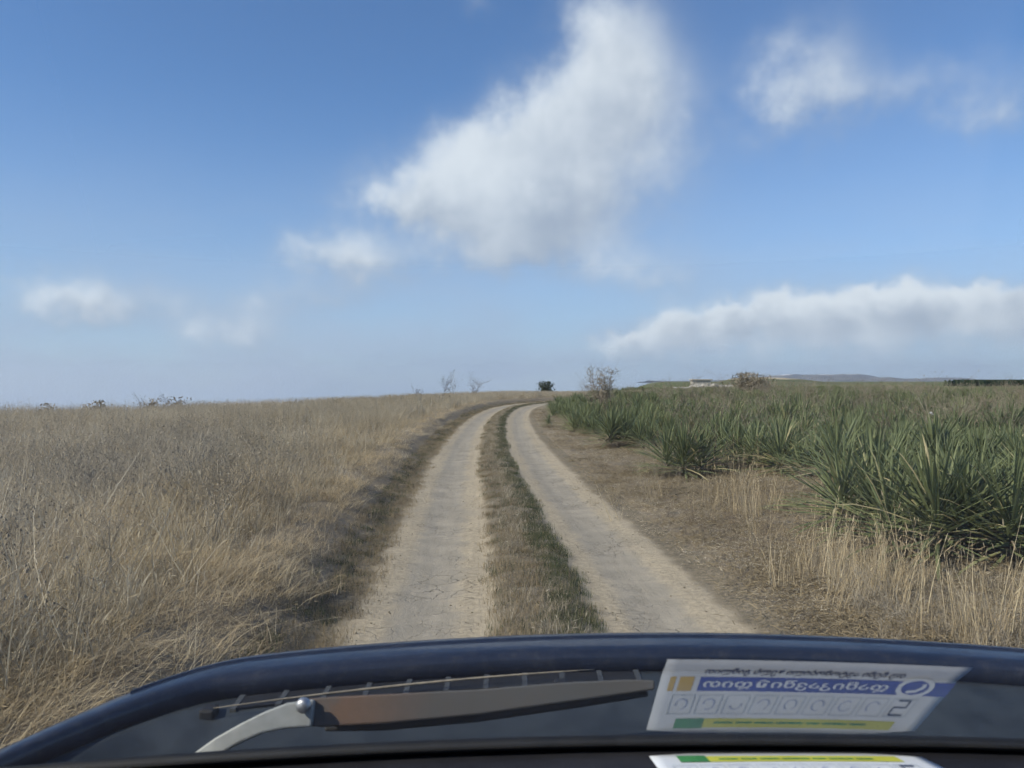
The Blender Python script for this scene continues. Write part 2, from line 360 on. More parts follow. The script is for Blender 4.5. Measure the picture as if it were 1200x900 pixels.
def weed(seed, h=.5, n=3, w=.006, spread=.5, sub=5, depth=2):
    """branching dead stalks built of three-sided twigs"""
    r = np.random.default_rng(seed); V = []; Fc = []; vv = []
    def twig(p, dr, L, wd, lev):
        pts = [p]; d = dr.copy()
        for k in range(3):
            d = d + r.normal(0, .13, 3); d /= np.linalg.norm(d); pts.append(pts[-1] + d * L / 3)
        o = len(V); val = r.random()
        a = np.cross(d, [0, 0, 1.]); a = a / np.linalg.norm(a) if np.linalg.norm(a) > 1e-3 else np.array([1., 0, 0]); b = np.cross(a, d)
        for k, q in enumerate(pts):
            ww = wd * (1 - .22 * k)
            for t in range(3): V.append(q + ww * .5 * (a * math.cos(2.094 * t) + b * math.sin(2.094 * t))); vv.append(val)
        for k in range(3):
            for t in range(3): Fc.append((o + 3 * k + t, o + 3 * k + (t + 1) % 3, o + 3 * k + 3 + (t + 1) % 3, o + 3 * k + 3 + t))
        if lev < depth:
            for _ in range(sub):
                q = pts[r.integers(1, 4)]; nd = d * .7 + r.normal(0, spread, 3); nd[2] = abs(nd[2]) * .8 + .15; nd /= np.linalg.norm(nd)
                twig(q, nd, L * r.uniform(.35, .65), wd * .62, lev + 1)
        else:
            o = len(V); q = pts[-1]; s = w * 1.1                      # dry bud
            V.extend([q + np.array(t) * s for t in ((1, 0, 0), (-.5, .87, 0), (-.5, -.87, 0), (0, 0, 1.6))]); vv.extend([.2] * 4)
            Fc.extend([(o, o + 1, o + 3), (o + 1, o + 2, o + 3), (o + 2, o, o + 3), (o, o + 2, o + 1)])
    for i in range(n):
        d = np.array([r.normal(0, .22), r.normal(0, .22), 1.]); twig(np.array([r.normal(0, .04), r.normal(0, .04), -.03]), d / np.linalg.norm(d), h * r.uniform(.7, 1.1), w, 0)
    return V, Fc, vv
def lying(n, seed):
    """bits of straw and leaf lying on the earth at slight angles"""
    r = np.random.default_rng(seed); V = []; Fc = []; vv = []
    for i in range(n):
        p = np.array([r.normal(0, .15), r.normal(0, .15), r.uniform(.002, .016)]); a = r.uniform(0, 6.28); t = r.normal(0, .16); L = r.uniform(.015, .085); w = r.uniform(.0010, .0026)
        d = np.array([math.cos(a) * math.cos(t), math.sin(a) * math.cos(t), abs(math.sin(t))]); s2 = np.array([-math.sin(a), math.cos(a), r.normal(0, .4)]) * w; k = np.array([0, 0, r.uniform(0, .012)]); o = len(V); val = r.random()
        V += [p - s2, p + s2, p + d * L * .5 + s2 + k, p + d * L * .5 - s2 + k, p + d * L + s2 * .4, p + d * L - s2 * .4]; vv += [val] * 6; Fc += [(o, o + 1, o + 2, o + 3), (o + 3, o + 2, o + 4, o + 5)]
    return V, Fc, vv
def clod(seed):
    r = np.random.default_rng(seed); t = (1 + 5 ** .5) / 2
    V = [np.array(v, float) for v in ((-1, t, 0), (1, t, 0), (-1, -t, 0), (1, -t, 0), (0, -1, t), (0, 1, t), (0, -1, -t), (0, 1, -t), (t, 0, -1), (t, 0, 1), (-t, 0, -1), (-t, 0, 1))]
    V = [v / np.linalg.norm(v) * r.uniform(.6, 1.1) * np.array([1, .8, .6]) for v in V]
    Fc = [(0, 11, 5), (0, 5, 1), (0, 1, 7), (0, 7, 10), (0, 10, 11), (1, 5, 9), (5, 11, 4), (11, 10, 2), (10, 7, 6), (7, 1, 8), (3, 9, 4), (3, 4, 2), (3, 2, 6), (3, 6, 8), (3, 8, 9), (4, 9, 5), (2, 4, 11), (6, 2, 10), (8, 6, 7), (9, 8, 1)]
    return V, Fc, [r.random()] * 12
def source(cname, items, mat):
    c = bpy.data.collections.new(cname)
    for i, (V, Fc, vv) in enumerate(items):
        o = mesh_obj('%s_%02d' % (cname, i), V, Fc, mat, None, False, {'v': vv}, link=False); c.objects.link(o)
    return c
def scatter(name, coll, n_src, pts, rz, tilt, scl, label, cat_kind='stuff'):
    n = len(pts); me = bpy.data.meshes.new(name); me.from_pydata(pts.tolist(), [], [])
    rot = np.zeros((n, 3), np.float32); rot[:, 2] = rz
    if tilt is not None: rot[:, 0] = tilt[:, 0]; rot[:, 1] = tilt[:, 1]
    a = me.attributes.new('rot', 'FLOAT_VECTOR', 'POINT'); a.data.foreach_set('vector', rot.ravel())
    sc = np.asarray(scl, np.float32); sc = np.repeat(sc[:, None], 3, 1) if sc.ndim == 1 else sc
    a = me.attributes.new('scl', 'FLOAT_VECTOR', 'POINT'); a.data.foreach_set('vector', sc.astype(np.float32).ravel())
    a = me.attributes.new('pick', 'INT', 'POINT'); a.data.foreach_set('value', rng.integers(0, n_src, n).astype(np.int32))
    o = bpy.data.objects.new(name, me); COL.objects.link(o)
    ng = bpy.data.node_groups.new(name, 'GeometryNodeTree')
    ng.interface.new_socket('Geometry', in_out='INPUT', socket_type='NodeSocketGeometry'); ng.interface.new_socket('Geometry', in_out='OUTPUT', socket_type='NodeSocketGeometry')
    gi = ng.nodes.new('NodeGroupInput'); go = ng.nodes.new('NodeGroupOutput'); iop = ng.nodes.new('GeometryNodeInstanceOnPoints'); ci = ng.nodes.new('GeometryNodeCollectionInfo')
    ci.inputs['Collection'].default_value = coll; ci.inputs['Separate Children'].default_value = True; ci.inputs['Reset Children'].default_value = True
    def attr(nm, t):
        q = ng.nodes.new('GeometryNodeInputNamedAttribute'); q.data_type = t; q.inputs['Name'].default_value = nm; return q.outputs[0]
    L = ng.links; L.new(gi.outputs[0], iop.inputs['Points']); L.new(ci.outputs[0], iop.inputs['Instance']); iop.inputs['Pick Instance'].default_value = True
    L.new(attr('pick', 'INT'), iop.inputs['Instance Index']); L.new(attr('rot', 'FLOAT_VECTOR'), iop.inputs['Rotation']); L.new(attr('scl', 'FLOAT_VECTOR'), iop.inputs['Scale'])
    L.new(iop.outputs[0], go.inputs[0])
    md = o.modifiers.new('scatter', 'NODES'); md.node_group = ng
    tag(o, label, kind=cat_kind); return o
def sample(n, y0, y1, u0, u1, near_pow=1.0):
    """random ground points in the wedge in front of the camera, denser near when near_pow > 1"""
    y = y0 + (y1 - y0) * rng.random(n) ** near_pow; u = u0 + (u1 - u0) * rng.random(n); return u * y, y
def keep(x, y, prob):
    k = rng.random(len(x)) < prob; return x[k], y[k]
def place(x, y): return np.stack([x, y, height(x, y)], -1)

def build_grass():
    # tall standing straw of the left field
    tall = source('tall_straw', [blades(40, .18, .70, .18, .0036, .42, 4, 10 + i, .3, .08) for i in range(6)], M['straw'])
    fart = source('far_straw', [blades(26, .34, .70, .24, .009, .24, 3, 30 + i, .4) for i in range(5)], M['straw'])
    laid = source('laid_straw', [blades(56, .12, .46, .18, .0034, .85, 4, 50 + i, .08, .45, 0.0, spread=1.1) for i in range(6)], M['golden'])
    shrt = source('short_brown', [blades(56, .03, .10, .13, .0032, .7, 3, 70 + i) for i in range(5)], M['thatch'])
    shrtg = source('short_green', [blades(60, .03, .085, .12, .0034, .55, 3, 90 + i) for i in range(5)], M['green'])
    mid = source('mid_straw', [blades(30, .10, .32, .13, .0034, .75, 3, 110 + i, .2, .2) for i in range(5)], M['straw'])
    grey = source('grey_weed', [weed(130 + i, .30, 3, .0050, .55, 4, 2) for i in range(6)], M['grey'])
    brown = source('brown_weed', [weed(150 + i, .26, 3, .0050, .6, 4, 2) for i in range(5)], M['rust_weed'])
    litter = source('litter', [lying(60, 170 + i) for i in range(5)], M['thatch'])
    clods = source('clods', [clod(190 + i) for i in range(5)], M['track'])
    def edge(x, y): return road_d(x, y) + .5 * (fbm(x * .6 + 5, y * .35, 3) - .5)
    # --- tall field, three rings of distance
    X = []; Y = []; sc = []
    for n, y0, y1, pw in ((9000, 2.0, 14, .6), (17000, 14, 32, .7)):
        x, y = sample(n, y0, y1, -1.05, .1, pw); e = edge(x, y); den = fbm(x * .5 + 9, y * .5, 3)
        x, y = keep(x, y, S(-e, 2.9, 3.5) * (.04 + .96 * S(den, .41, .61)) * (.45 + .55 * S(y, 5, 13))); X.append(x); Y.append(y)
    x = np.concatenate(X); y = np.concatenate(Y); n = len(x)
    hsc = .62 + .5 * fbm(x * .35 + 31, y * .35, 3) + rng.normal(0, .1, n)
    hsc = hsc * (.38 + .50 * S(y, 6, 20))
    scatter('tall_grass', tall, 6, place(x, y), rng.uniform(0, 6.28, n), rng.normal(0, .12, (n, 2)), np.stack([np.ones(n), np.ones(n), hsc], -1) * rng.uniform(.85, 1.2, n)[:, None], 'tall dry straw grass standing on the field left of the track')
    x, y = sample(52000, 30, 105, -.95, .32, .72); e = edge(x, y)
    x, y = keep(x, y, S(-e, 2.3, 2.9) * (.35 + .65 * S(fbm(x * .2, y * .2, 3), .3, .6)) * (height(x, y) > -3)); n = len(x)
    hsc = .48 + .45 * fbm(x * .3 + 31, y * .3, 3)
    scatter('distant_grass', fart, 5, place(x, y), rng.uniform(0, 6.28, n), rng.normal(0, .1, (n, 2)), np.stack([np.ones(n) * 1.25, np.ones(n) * 1.25, hsc * 1.05], -1), 'pale dry grass along the crest of the left field')
    # --- laid golden grass on the bank, combed towards the track
    x, y = sample(15000, 2.0, 55, -.9, .12, 1.5); e = edge(x, y)
    x, y = keep(x, y, S(-e, 1.65, 2.0) * S(e, -4.6, -3.2) * (.3 + .7 * S(fbm(x * .9, y * .9 + 3, 3), .35, .6))); n = len(x)
    scl_ = rng.uniform(.7, 1.25, n); scl_ = np.stack([scl_, scl_, scl_ * (.35 + .5 * S(-edge(x, y), 1.8, 3.4))], -1)
    scatter('laid_grass', laid, 6, place(x, y), rng.normal(-.2, 1.25, n), None, scl_, 'golden dry grass lying over on the left bank')
    # --- medium straw filling everywhere on the left and under the tall grass
    x, y = sample(14000, 2.0, 40, -1.0, .1, 1.3); e = edge(x, y)
    x, y = keep(x, y, S(-e, 2.0, 3.0) * .9); n = len(x)
    scatter('undergrowth_grass', mid, 5, place(x, y), rng.uniform(0, 6.28, n), None, rng.uniform(.7, 1.4, n), 'tangled short straw under the tall grass')
    # --- short turf: foot of the bank and the strip between the ruts
    def strips(n, green):
        y = 2.0 + 66 * rng.random(n) ** 1.9; s = rng.uniform(-1.75, 1.9, n); x = cx(y) + s * np.sqrt(1 + np.interp(y, _yy, _dd) ** 2)
        w = .16 * (fbm(x * 1.6 + 3, y * .9, 3) - .5) + .08 * (fbm(x * 5, y * 5, 2) - .5); e = s + w
        ctr_b = S(e, -.38, -.27) * S(-e, -.16, .06); ctr_g = S(e, .02, .12) * S(-e, -.34, -.26)
        left_b = S(-e, 1.20, 1.34) * S(e, -2.3, -1.9); left_g = S(-e, 1.35, 1.5) * S(e, -1.85, -1.65)
        return (x, y, ctr_g + .35 * left_g + .15 * ctr_b) if green else (x, y, ctr_b * .62 + .2 * ctr_g + left_b * .9)
    x, y, p = strips(26000, False); x, y = keep(x, y, p); n = len(x)
    scatter('verge_grass', shrt, 5, place(x, y), rng.uniform(0, 6.28, n), None, rng.uniform(.45, 1.0, n), 'short brown grass on the verge and between the ruts')
    x, y, p = strips(26000, True); x, y = keep(x, y, p); n = len(x)
    scatter('green_grass', shrtg, 5, place(x, y), rng.uniform(0, 6.28, n), None, rng.uniform(.5, 1.0, n), 'short green grass along the strip between the ruts')
    # taller dry wisps along the middle strip
    n = 260; y = 3 + 50 * rng.random(n) ** 1.5; s = rng.normal(-.02, .10, n); x = cx(y) + s
    scatter('strip_straw', mid, 5, place(x, y), rng.uniform(0, 6.28, n), None, rng.uniform(.35, .75, n), 'pale dry wisps standing in the strip between the ruts')
    # --- right shoulder: litter, dead weeds, straw
    x, y = sample(26000, 2.0, 45, -.05, 1.0, 1.3); e = edge(x, y)
    x2, y2 = keep(x, y, S(e, 1.35, 1.75) * (.35 + .65 * S(fbm(x * 1.1, y * 1.1, 3), .35, .6))); n = len(x2)
    scatter('ground_litter', litter, 5, place(x2, y2), rng.uniform(0, 6.28, n), None, rng.uniform(.7, 1.4, n), 'dry leaf and straw litter on the right shoulder')
    pl = source('pale_litter', [lying(46, 180 + i) for i in range(5)], M['straw'])
    x, y = sample(14000, 2.0, 40, -.05, 1.0, 1.3); e = edge(x, y)
    x2, y2 = keep(x, y, S(e, 1.3, 1.8) * S(fbm(x * .9 + 14, y * .9 + 70, 3), .38, .60)); n = len(x2)
    scatter('pale_litter', pl, 5, place(x2, y2), rng.uniform(0, 6.28, n), None, rng.uniform(.4, 1.1, n), 'pale broken straw strewn over the right shoulder')
    x, y = sample(2600, 2.0, 40, -.05, 1.0, 1.2); e = edge(x, y)
    x2, y2 = keep(x, y, S(e, 1.6, 2.4) * S(fbm(x * .7 + 44, y * .7 + 5, 3), .44, .62)); n = len(x2)
    scatter('shoulder_grass', mid, 5, place(x2, y2), rng.uniform(0, 6.28, n), None, rng.uniform(.35, .85, n), 'low dry grass patches on the right shoulder')
    x, y = sample(4200, 2.0, 40, -.05, 1.0, 1.2); e = edge(x, y)
    x2, y2 = keep(x, y, S(e, 1.6, 2.6) * S(fbm(x * .8 + 60, y * .8, 3), .46, .66)); n = len(x2)
    scatter('grey_weeds', grey, 6, place(x2, y2), rng.uniform(0, 6.28, n), None, rng.uniform(.35, .85, n), 'low grey dead weeds on the right shoulder')
    x, y = sample(2600, 5.0, 45, -.05, .8, 1.2); e = edge(x, y)
    x2, y2 = keep(x, y, S(e, 1.4, 1.9) * S(-e, -4.5, -3.0) * S(fbm(x * .9 + 11, y * .9 + 7, 3), .48, .64)); n = len(x2)
    scatter('brown_weeds', brown, 5, place(x2, y2), rng.uniform(0, 6.28, n), None, rng.uniform(.3, .7, n), 'low brown dead weeds beside the yucca')
    # grey dead weeds in the left field foreground
    x, y = sample(3200, 2.0, 34, -1.0, -.1, 1.4); e = edge(x, y)
    x2, y2 = keep(x, y, S(-e, 2.2, 3.0) * (.10 + .9 * S(fbm(x * .35 + 77, y * .35, 3), .44, .62)) * S(-y, -22, -9)); n = len(x2)
    scatter('field_weeds', grey, 6, place(x2, y2), rng.uniform(0, 6.28, n), None, rng.uniform(.8, 1.9, n), 'grey dead weeds mixed into the left field')
    stalk = source('loose_stalk', [blades(4, .5, .95, .22, .0045, .75, 4, 230 + i, .25, .3) for i in range(7)], M['straw'])
    x, y = sample(2600, 3.0, 30, -1.0, .02, 1.1); e = edge(x, y); x, y = keep(x, y, S(-e, 2.0, 2.8)); n = len(x)
    scatter('loose_stalks', stalk, 7, place(x, y), rng.uniform(0, 6.28, n), rng.normal(0, .25, (n, 2)), rng.uniform(.7, 1.2, n), 'single long pale stalks leaning out of the left grass')
    # tall straw tufts in front of the yucca
    pt = []
    for (px, py, sp, cnt) in ((960, 690, 26, 9), (1010, 705, 34, 18), (1045, 700, 28, 14), (985, 660, 24, 6), (1180, 750, 36, 12), (1120, 765, 40, 5), (870, 603, 22, 8), (830, 592, 26, 7), (910, 605, 20, 6), (760, 585, 26, 4), (895, 645, 16, 2)):
        for _ in range(int(cnt * 1.6)): pt.append(px2ground(px + rng.normal(0, sp), max(py + rng.normal(0, sp * .35), 480)))
    pt = np.array(pt); n = len(pt)
    pale = source('pale_straw', [blades(9 + i, .20, .66, .09, .0042, .26, 4, 210 + i, .4, .08) for i in range(5)], M['golden'])
    scatter('pale_straw', pale, 5, place(pt[:, 0], pt[:, 1]), rng.uniform(0, 6.28, n), rng.normal(0, .16, (n, 2)), rng.uniform(.55, 1.15, n), 'upright pale straw tufts in front of the yucca')
    x, y = sample(1500, 12, 50, .05, .95, .9); e = edge(x, y)
    x2, y2 = keep(x, y, S(e, 3.4, 4.5) * S(fbm(x * .5 + 21, y * .5 + 2, 3), .38, .62)); n = len(x2)
    scatter('straw_among_yucca', pale, 5, place(x2, y2), rng.uniform(0, 6.28, n), rng.normal(0, .12, (n, 2)), rng.uniform(.8, 1.4, n), 'dry straw stalks growing among the yucca')
    x, y = sample(1500, 12, 60, .08, .95, 1.0); e = edge(x, y)
    x2, y2 = keep(x, y, S(e, 3.0, 4.0) * S(fbm(x * .45 + 91, y * .45 + 12, 3), .48, .62)); n = len(x2)
    scatter('field_scrub', brown, 5, place(x2, y2), rng.uniform(0, 6.28, n), None, rng.uniform(1.6, 3.0, n), 'brown dead scrub filling gaps between the yucca')
    # clods and crumbs of mud
    n = 1800; y = 3 + 40 * rng.random(n) ** 1.6; s = np.where(rng.random(n) < .5, -1, 1) * (.8 + rng.choice([-1, 1], n) * np.abs(rng.normal(.36, .13, n))); x = cx(y) + s
    sc = .003 + .009 * rng.random(n) ** 3; p = place(x, y); p[:, 2] += sc * .2
    scatter('mud_crumbs', clods, 5, p, rng.uniform(0, 6.28, n), None, sc, 'crumbs and small clods of dry mud along the ruts')
build_grass()

# ------------------------------------------------------------------ yucca
def leaf_pts(L, w, el, az, droop, r, base, z0):
    """one stiff sword leaf: keeled strip of five stations with a sharp tip"""
    V = []; p = np.array([base * math.cos(az), base * math.sin(az), z0]); side = np.array([-math.sin(az), math.cos(az), 0]); ns = 4
    W = (.62, 1.0, .92, .6)
    for k in range(ns):
        f = k / ns; e = el - droop * f * f; d = np.array([math.cos(az) * math.cos(e), math.sin(az) * math.cos(e), math.sin(e)])
        up = np.cross(side, d) * -1; ww = w * W[k] * .5
        V += [p - side * ww, p - up * ww * .45 * -1, p + side * ww]
        p = p + d * L / ns
    V.append(p); Fc = []
    for k in range(ns - 1):
        o = 3 * k; Fc += [(o, o + 1, o + 4, o + 3), (o + 1, o + 2, o + 5, o + 4)]
    o = 3 * (ns - 1); Fc += [(o, o + 1, o + 3 + 0), (o + 1, o + 2, o + 3)]
    return V, Fc
def rosette_leaves(r, n, size):
    out = []
    for i in range(n):
        f = (i + .5) / n; el = R(82 - 84 * f ** .78) + r.normal(0, .16); az = i * 2.39996 + r.normal(0, .25)
        out.append((size * r.uniform(.82, 1.1) * (.78 + .25 * f), .034 * size / .7 * r.uniform(.8, 1.15), el, az, r.uniform(.0, .38) * (.4 + f) * (2.2 if r.random() < .16 else 1), .02 + .05 * f, .30 * (1 - f) + .06))
    return out
def clump(seed, heads, spread, size):
    r = np.random.default_rng(seed); G = ([], [], []); Dd = ([], [], [])
    for h in range(heads):
        ox, oy = (0, 0) if h == 0 else (r.normal(0, spread), r.normal(0, spread)); oz = r.uniform(-.02, .14); sz = size * r.uniform(.8, 1.1)
        for lf in rosette_leaves(r, int(66 * r.uniform(.7, 1.25)), sz):
            V, Fc = leaf_pts(*lf[:5], r, lf[5], lf[6]); o = len(G[0]); val = min(1.3, r.random() * .85 + (.45 if r.random() < .09 else 0))
            G[0].extend([v + np.array([ox, oy, oz]) for v in V]); G[1].extend([tuple(i + o for i in f) for f in Fc]); G[2].extend([val] * len(V))
        for i in range(int(26 * r.uniform(.5, 1.6))):
            V, Fc = leaf_pts(sz * r.uniform(.45, .8), .026, r.uniform(-.25, .35), r.uniform(0, 6.28), r.uniform(.2, .9), r, .07, r.uniform(.05, .22)); o = len(Dd[0])
            Dd[0].extend([np.array([v[0] + ox, v[1] + oy, max(v[2] + oz * .5, .012)]) for v in V]); Dd[1].extend([tuple(k + o for k in f) for f in Fc]); Dd[2].extend([r.random()] * len(V))
    return G, Dd
def stalk_mesh(seed, h):
    V, Fc, vv = weed(seed, h, 1, .022, .32, 11, 1); return V, Fc, vv
PROTO = []
for i in range(8):
    G, Dd = clump(300 + i, (2, 3, 3, 4, 2, 3, 4, 1)[i], (.18, .24, .26, .3, .2, .22, .3, .1)[i], (.74, .70, .78, .72, .80, .68, .75, .7)[i])
    g = mesh_obj('leaves', *G[:2], M['yucca'], None, False, {'v': G[2]}, link=False); dd = mesh_obj('dead_leaves', *Dd[:2], M['dead_yucca'], None, False, {'v': Dd[2]}, link=False)
    PROTO.append((g, dd))
STALKS = [mesh_obj('flower_stalk', *stalk_mesh(400 + i, .9)[:2], M['rust_weed'], None, False, None, link=False) for i in range(3)]
def yucca(x, y, s, proto, rz, label, group, stalk=None, sink=.02):
    root = empty('yucca', (x, y, hz(x, y) - sink), rz); root.scale = (s, s, s); tag(root, label, 'yucca', group)
    for src in PROTO[proto]:
        o = src.copy(); COL.objects.link(o); o.parent = root
    if stalk is not None:
        o = STALKS[stalk].copy(); COL.objects.link(o); o.parent = root; o.location = (.05, .03, .25); o.scale = (.55, .55, .55)
    return root
LEAF_MESH = []
def near_yucca(x, y, heads, label, group, seed):
    """a close clump: every green leaf is an object of its own"""
    if not LEAF_MESH:
        rr = np.random.default_rng(5)
        for dr in (0, .12, .25, .4, .6, .85):
            for vv in (.15, .4, .62):
                V, Fc = leaf_pts(1.0, .042 * rr.uniform(.9, 1.1), 0.0, 0.0, dr, rr, 0, 0)
                LEAF_MESH.append((dr, mesh_obj('leaf', V, Fc, M['yucca'], None, False, {'v': [vv] * len(V)}, link=False).data))
        V, Fc = leaf_pts(1.0, .046, 0.0, 0.0, .7, rr, 0, 0); LEAF_MESH.append((9, mesh_obj('leaf', V, Fc, M['yucca'], None, False, {'v': [1.25] * len(V)}, link=False).data))
    r = np.random.default_rng(seed); root = empty('yucca', (x, y, hz(x, y) - .02)); tag(root, label, 'yucca', group)
    cnt = 0; Dd = ([], [], [])
    for (ox, oy, sz, n) in heads:
        oz = r.uniform(0, .12)
        for lf in rosette_leaves(r, n, sz):
            if cnt >= 290: break
            cnt += 1; L, w, el, az, dr, base, z0 = lf
            me = LEAF_MESH[-1][1] if r.random() < .07 else min(LEAF_MESH[:-1], key=lambda q: abs(q[0] - dr) + r.random() * .05)[1]
            o = bpy.data.objects.new('leaf', me); COL.objects.link(o); o.parent = root
            o.location = (ox + base * math.cos(az), oy + base * math.sin(az), oz + z0); o.rotation_euler = Matrix.Rotation(az, 4, 'Z').to_quaternion().__matmul__(Matrix.Rotation(-el, 4, 'Y').to_quaternion()).to_euler()
            o.scale = (L, L * r.uniform(.9, 1.15), L)
        for i in range(18):
            V, Fc = leaf_pts(sz * r.uniform(.45, .85), .026, r.uniform(-.25, .35), r.uniform(0, 6.28), r.uniform(.2, .9), r, .07, r.uniform(.05, .22)); o = len(Dd[0])
            Dd[0].extend([np.array([v[0] + ox, v[1] + oy, max(v[2], .012)]) for v in V]); Dd[1].extend([tuple(k + o for k in f) for f in Fc]); Dd[2].extend([r.random()] * len(V))
    mesh_obj('dead_leaves', Dd[0], Dd[1], M['dead_yucca'], root, False, {'v': Dd[2]})
    return root
YPOS = []
def build_yucca():
    G1 = 'yucca clumps along the right edge of the track'
    def at(px, py, z=.15): return px2ground(px, py, z)
    N = [((1025, 622), [(0, 0, .92, 90), (.34, .25, .86, 75), (-.26, .12, .84, 70), (.05, .4, .80, 50)], 'large yucca clump with fanned leaves behind the pale straw tufts, right foreground'),
         ((1098, 648), [(0, 0, .90, 90), (.36, .1, .86, 75), (.1, .42, .86, 70), (-.25, .3, .80, 50)], 'big foreground yucca with the tallest upright leaves, nearest to the hood'),
         ((1185, 655), [(0, 0, .86, 100), (.36, .15, .82, 90), (-.2, .35, .80, 80)], 'yucca with yellowing drooping leaves at the right edge of the picture'),
         ((802, 553), [(0, 0, .84, 100), (.30, .12, .78, 90), (-.24, .22, .74, 80)], 'dark spiky yucca fanning over bare ground in front of a brown flower stalk'),
         ((915, 556), [(0, 0, .78, 90), (.2, .3, .68, 60)], 'small upright yucca standing alone left of the large foreground clump')]
    for i, ((px, py), heads, lab) in enumerate(N):
        x, y = at(px, py); YPOS.append((x, y)); near_yucca(x, y, heads, lab, G1, 500 + i)
    Msd = [((865, 550), 1.0, 3, 'yucca between the dark spiky clump and the small upright one', None), ((718, 520), 1.02, 2, 'middle roadside yucca with leaves arching low over the dry shoulder', None),
           ((765, 515), .95, 1, 'yucca directly behind the arching roadside one, farther from the track', None), ((643, 499), .55, 7, 'little yucca rosette at the very edge of the right rut', None),
           ((652, 484), .72, 0, 'small yucca by the rut just before the bend', None), ((838, 532), 1.0, 5, 'yucca bearing a dark brown dead flower stalk', 1), ((955, 566), .7, 4, 'yellowish low yucca tucked left of the foreground clump', None),
           ((1060, 565), 1.0, 6, 'tall yucca rising behind the foreground clump', None), ((1150, 575), 1.0, 3, 'tall yucca behind the yellowing one at the right edge', None), ((1215, 600), 1.0, 5, 'yucca cut by the right border above the yellowing one', None)]
    for (px, py), s, pr, lab, st in Msd:
        x, y = at(px, py, .12); YPOS.append((x, y)); yucca(x, y, s, pr, rng.uniform(0, 6.28), lab, G1, st)
    # the dense field: dart throwing, nearest 285 as things, the rest as one mass
    pts = []; grid = {}
    def ok(x, y, md):
        gx, gy = int(x // 1.5), int(y // 1.5)
        return all((x - a) ** 2 + (y - b) ** 2 > md * md for i in (-1, 0, 1) for j in (-1, 0, 1) for (a, b) in grid.get((gx + i, gy + j), ()))
    def ins(x, y): grid.setdefault((int(x // 1.5), int(y // 1.5)), []).append((x, y))
    for p in YPOS: ins(*p)
    for k in range(42000):
        y = 8 + 100 * rng.random() ** 1.1; x = rng.uniform(.03, .95) * y
        d = float(road_d(np.array([x]), np.array([min(y, 80)]))[0]) if y < 80 else 9
        lim = 2.75 + .5 * math.sin(y * .7) * (y > 16); lim = max(lim, 3.2) if y < 22 else lim
        if y < 18: lim = 4.4 if y < 13.5 else 3.9
        if d < lim or len(pts) > 4200: continue
        if y < 9.3 and x < 4.2: continue
        if vnoise(np.array([x * .28 + 50]), np.array([y * .28]))[0] < (.17 if y < 40 else .20): continue
        md = rng.uniform(.66, .95) if y < 30 else .82
        if ok(x, y, md): ins(x, y); pts.append((x, y))
    pts = [p for p in pts if hz(*p) > -2]
    pts.sort(key=lambda p: p[1] + (1000 if 600 + F * p[0] / p[1] > 1212 else 0))          # plants outside the picture go to the mass
    for i, (x, y) in enumerate(pts[:285]):
        px = 600 + F * x / y
        band = 'in the front rank of the field' if y < 13 else 'in the second rank of the field' if y < 16 else 'half way into the field' if y < 20 else 'deep in the field' if y < 24 else 'small and far back'
        sect = 'below the thin dry bush' if px < 740 else 'below the stone ruin' if px < 845 else 'below the leafless shrub' if px < 905 else 'below the largest pale scrap' if px < 960 and y < 22 else 'below the pale topped rise' if px < 1000 else 'below the hazy mountains' if px < 1060 else 'below the two small scraps' if px < 1115 and y < 20 else 'left of the dark crop strip' if px < 1130 else 'below the dark crop strip' if px < 1200 else 'at the right border'
        st = int(rng.integers(0, 3)) if rng.random() < .05 else None
        lab = 'yucca %s, %s' % (band, sect) + (', with dead stalk' if st is not None else '')
        rt = yucca(x, y, rng.uniform(.42, .92) * (1.2 if rng.random() < .2 else 1), int(rng.integers(0, 8)), rng.uniform(0, 6.28), lab, 'yucca ' + band, st)
        rt.rotation_euler[0] = rng.normal(0, .10); rt.rotation_euler[1] = rng.normal(0, .10)
    c = bpy.data.collections.new('far_yucca_source')
    for i in range(7):
        o = PROTO[i][0].copy(); o.name = 'far_yucca_%02d' % i; c.objects.link(o)
    q = np.array(pts[285:]); n = len(q)
    scatter('distant_yucca', c, 7, place(q[:, 0], q[:, 1]), rng.uniform(0, 6.28, n), None, rng.uniform(.45, .95, n), 'far yucca merging into one green mass below the skyline')
    print('yucca', len(pts), 'last individual at', pts[min(284, len(pts) - 1)][1])
    # tall dead weeds rising out of the yucca field
    tw = source('field_stalk', [weed(600 + i, .95, 2, .011, .35, 5, 2) for i in range(6)], M['grey'])
    x, y = sample(2400, 14, 105, .05, .95, .8); x, y = keep(x, y, (road_d(x, np.minimum(y, 80)) > 4) * S(fbm(x * .25 + 3, y * .25, 3), .38, .6)); n = len(x)
    scatter('dead_stalks', tw, 6, place(x, y), rng.uniform(0, 6.28, n), None, rng.uniform(.7, 1.2, n), 'tall thin dead stalks rising through the yucca field')
build_yucca()

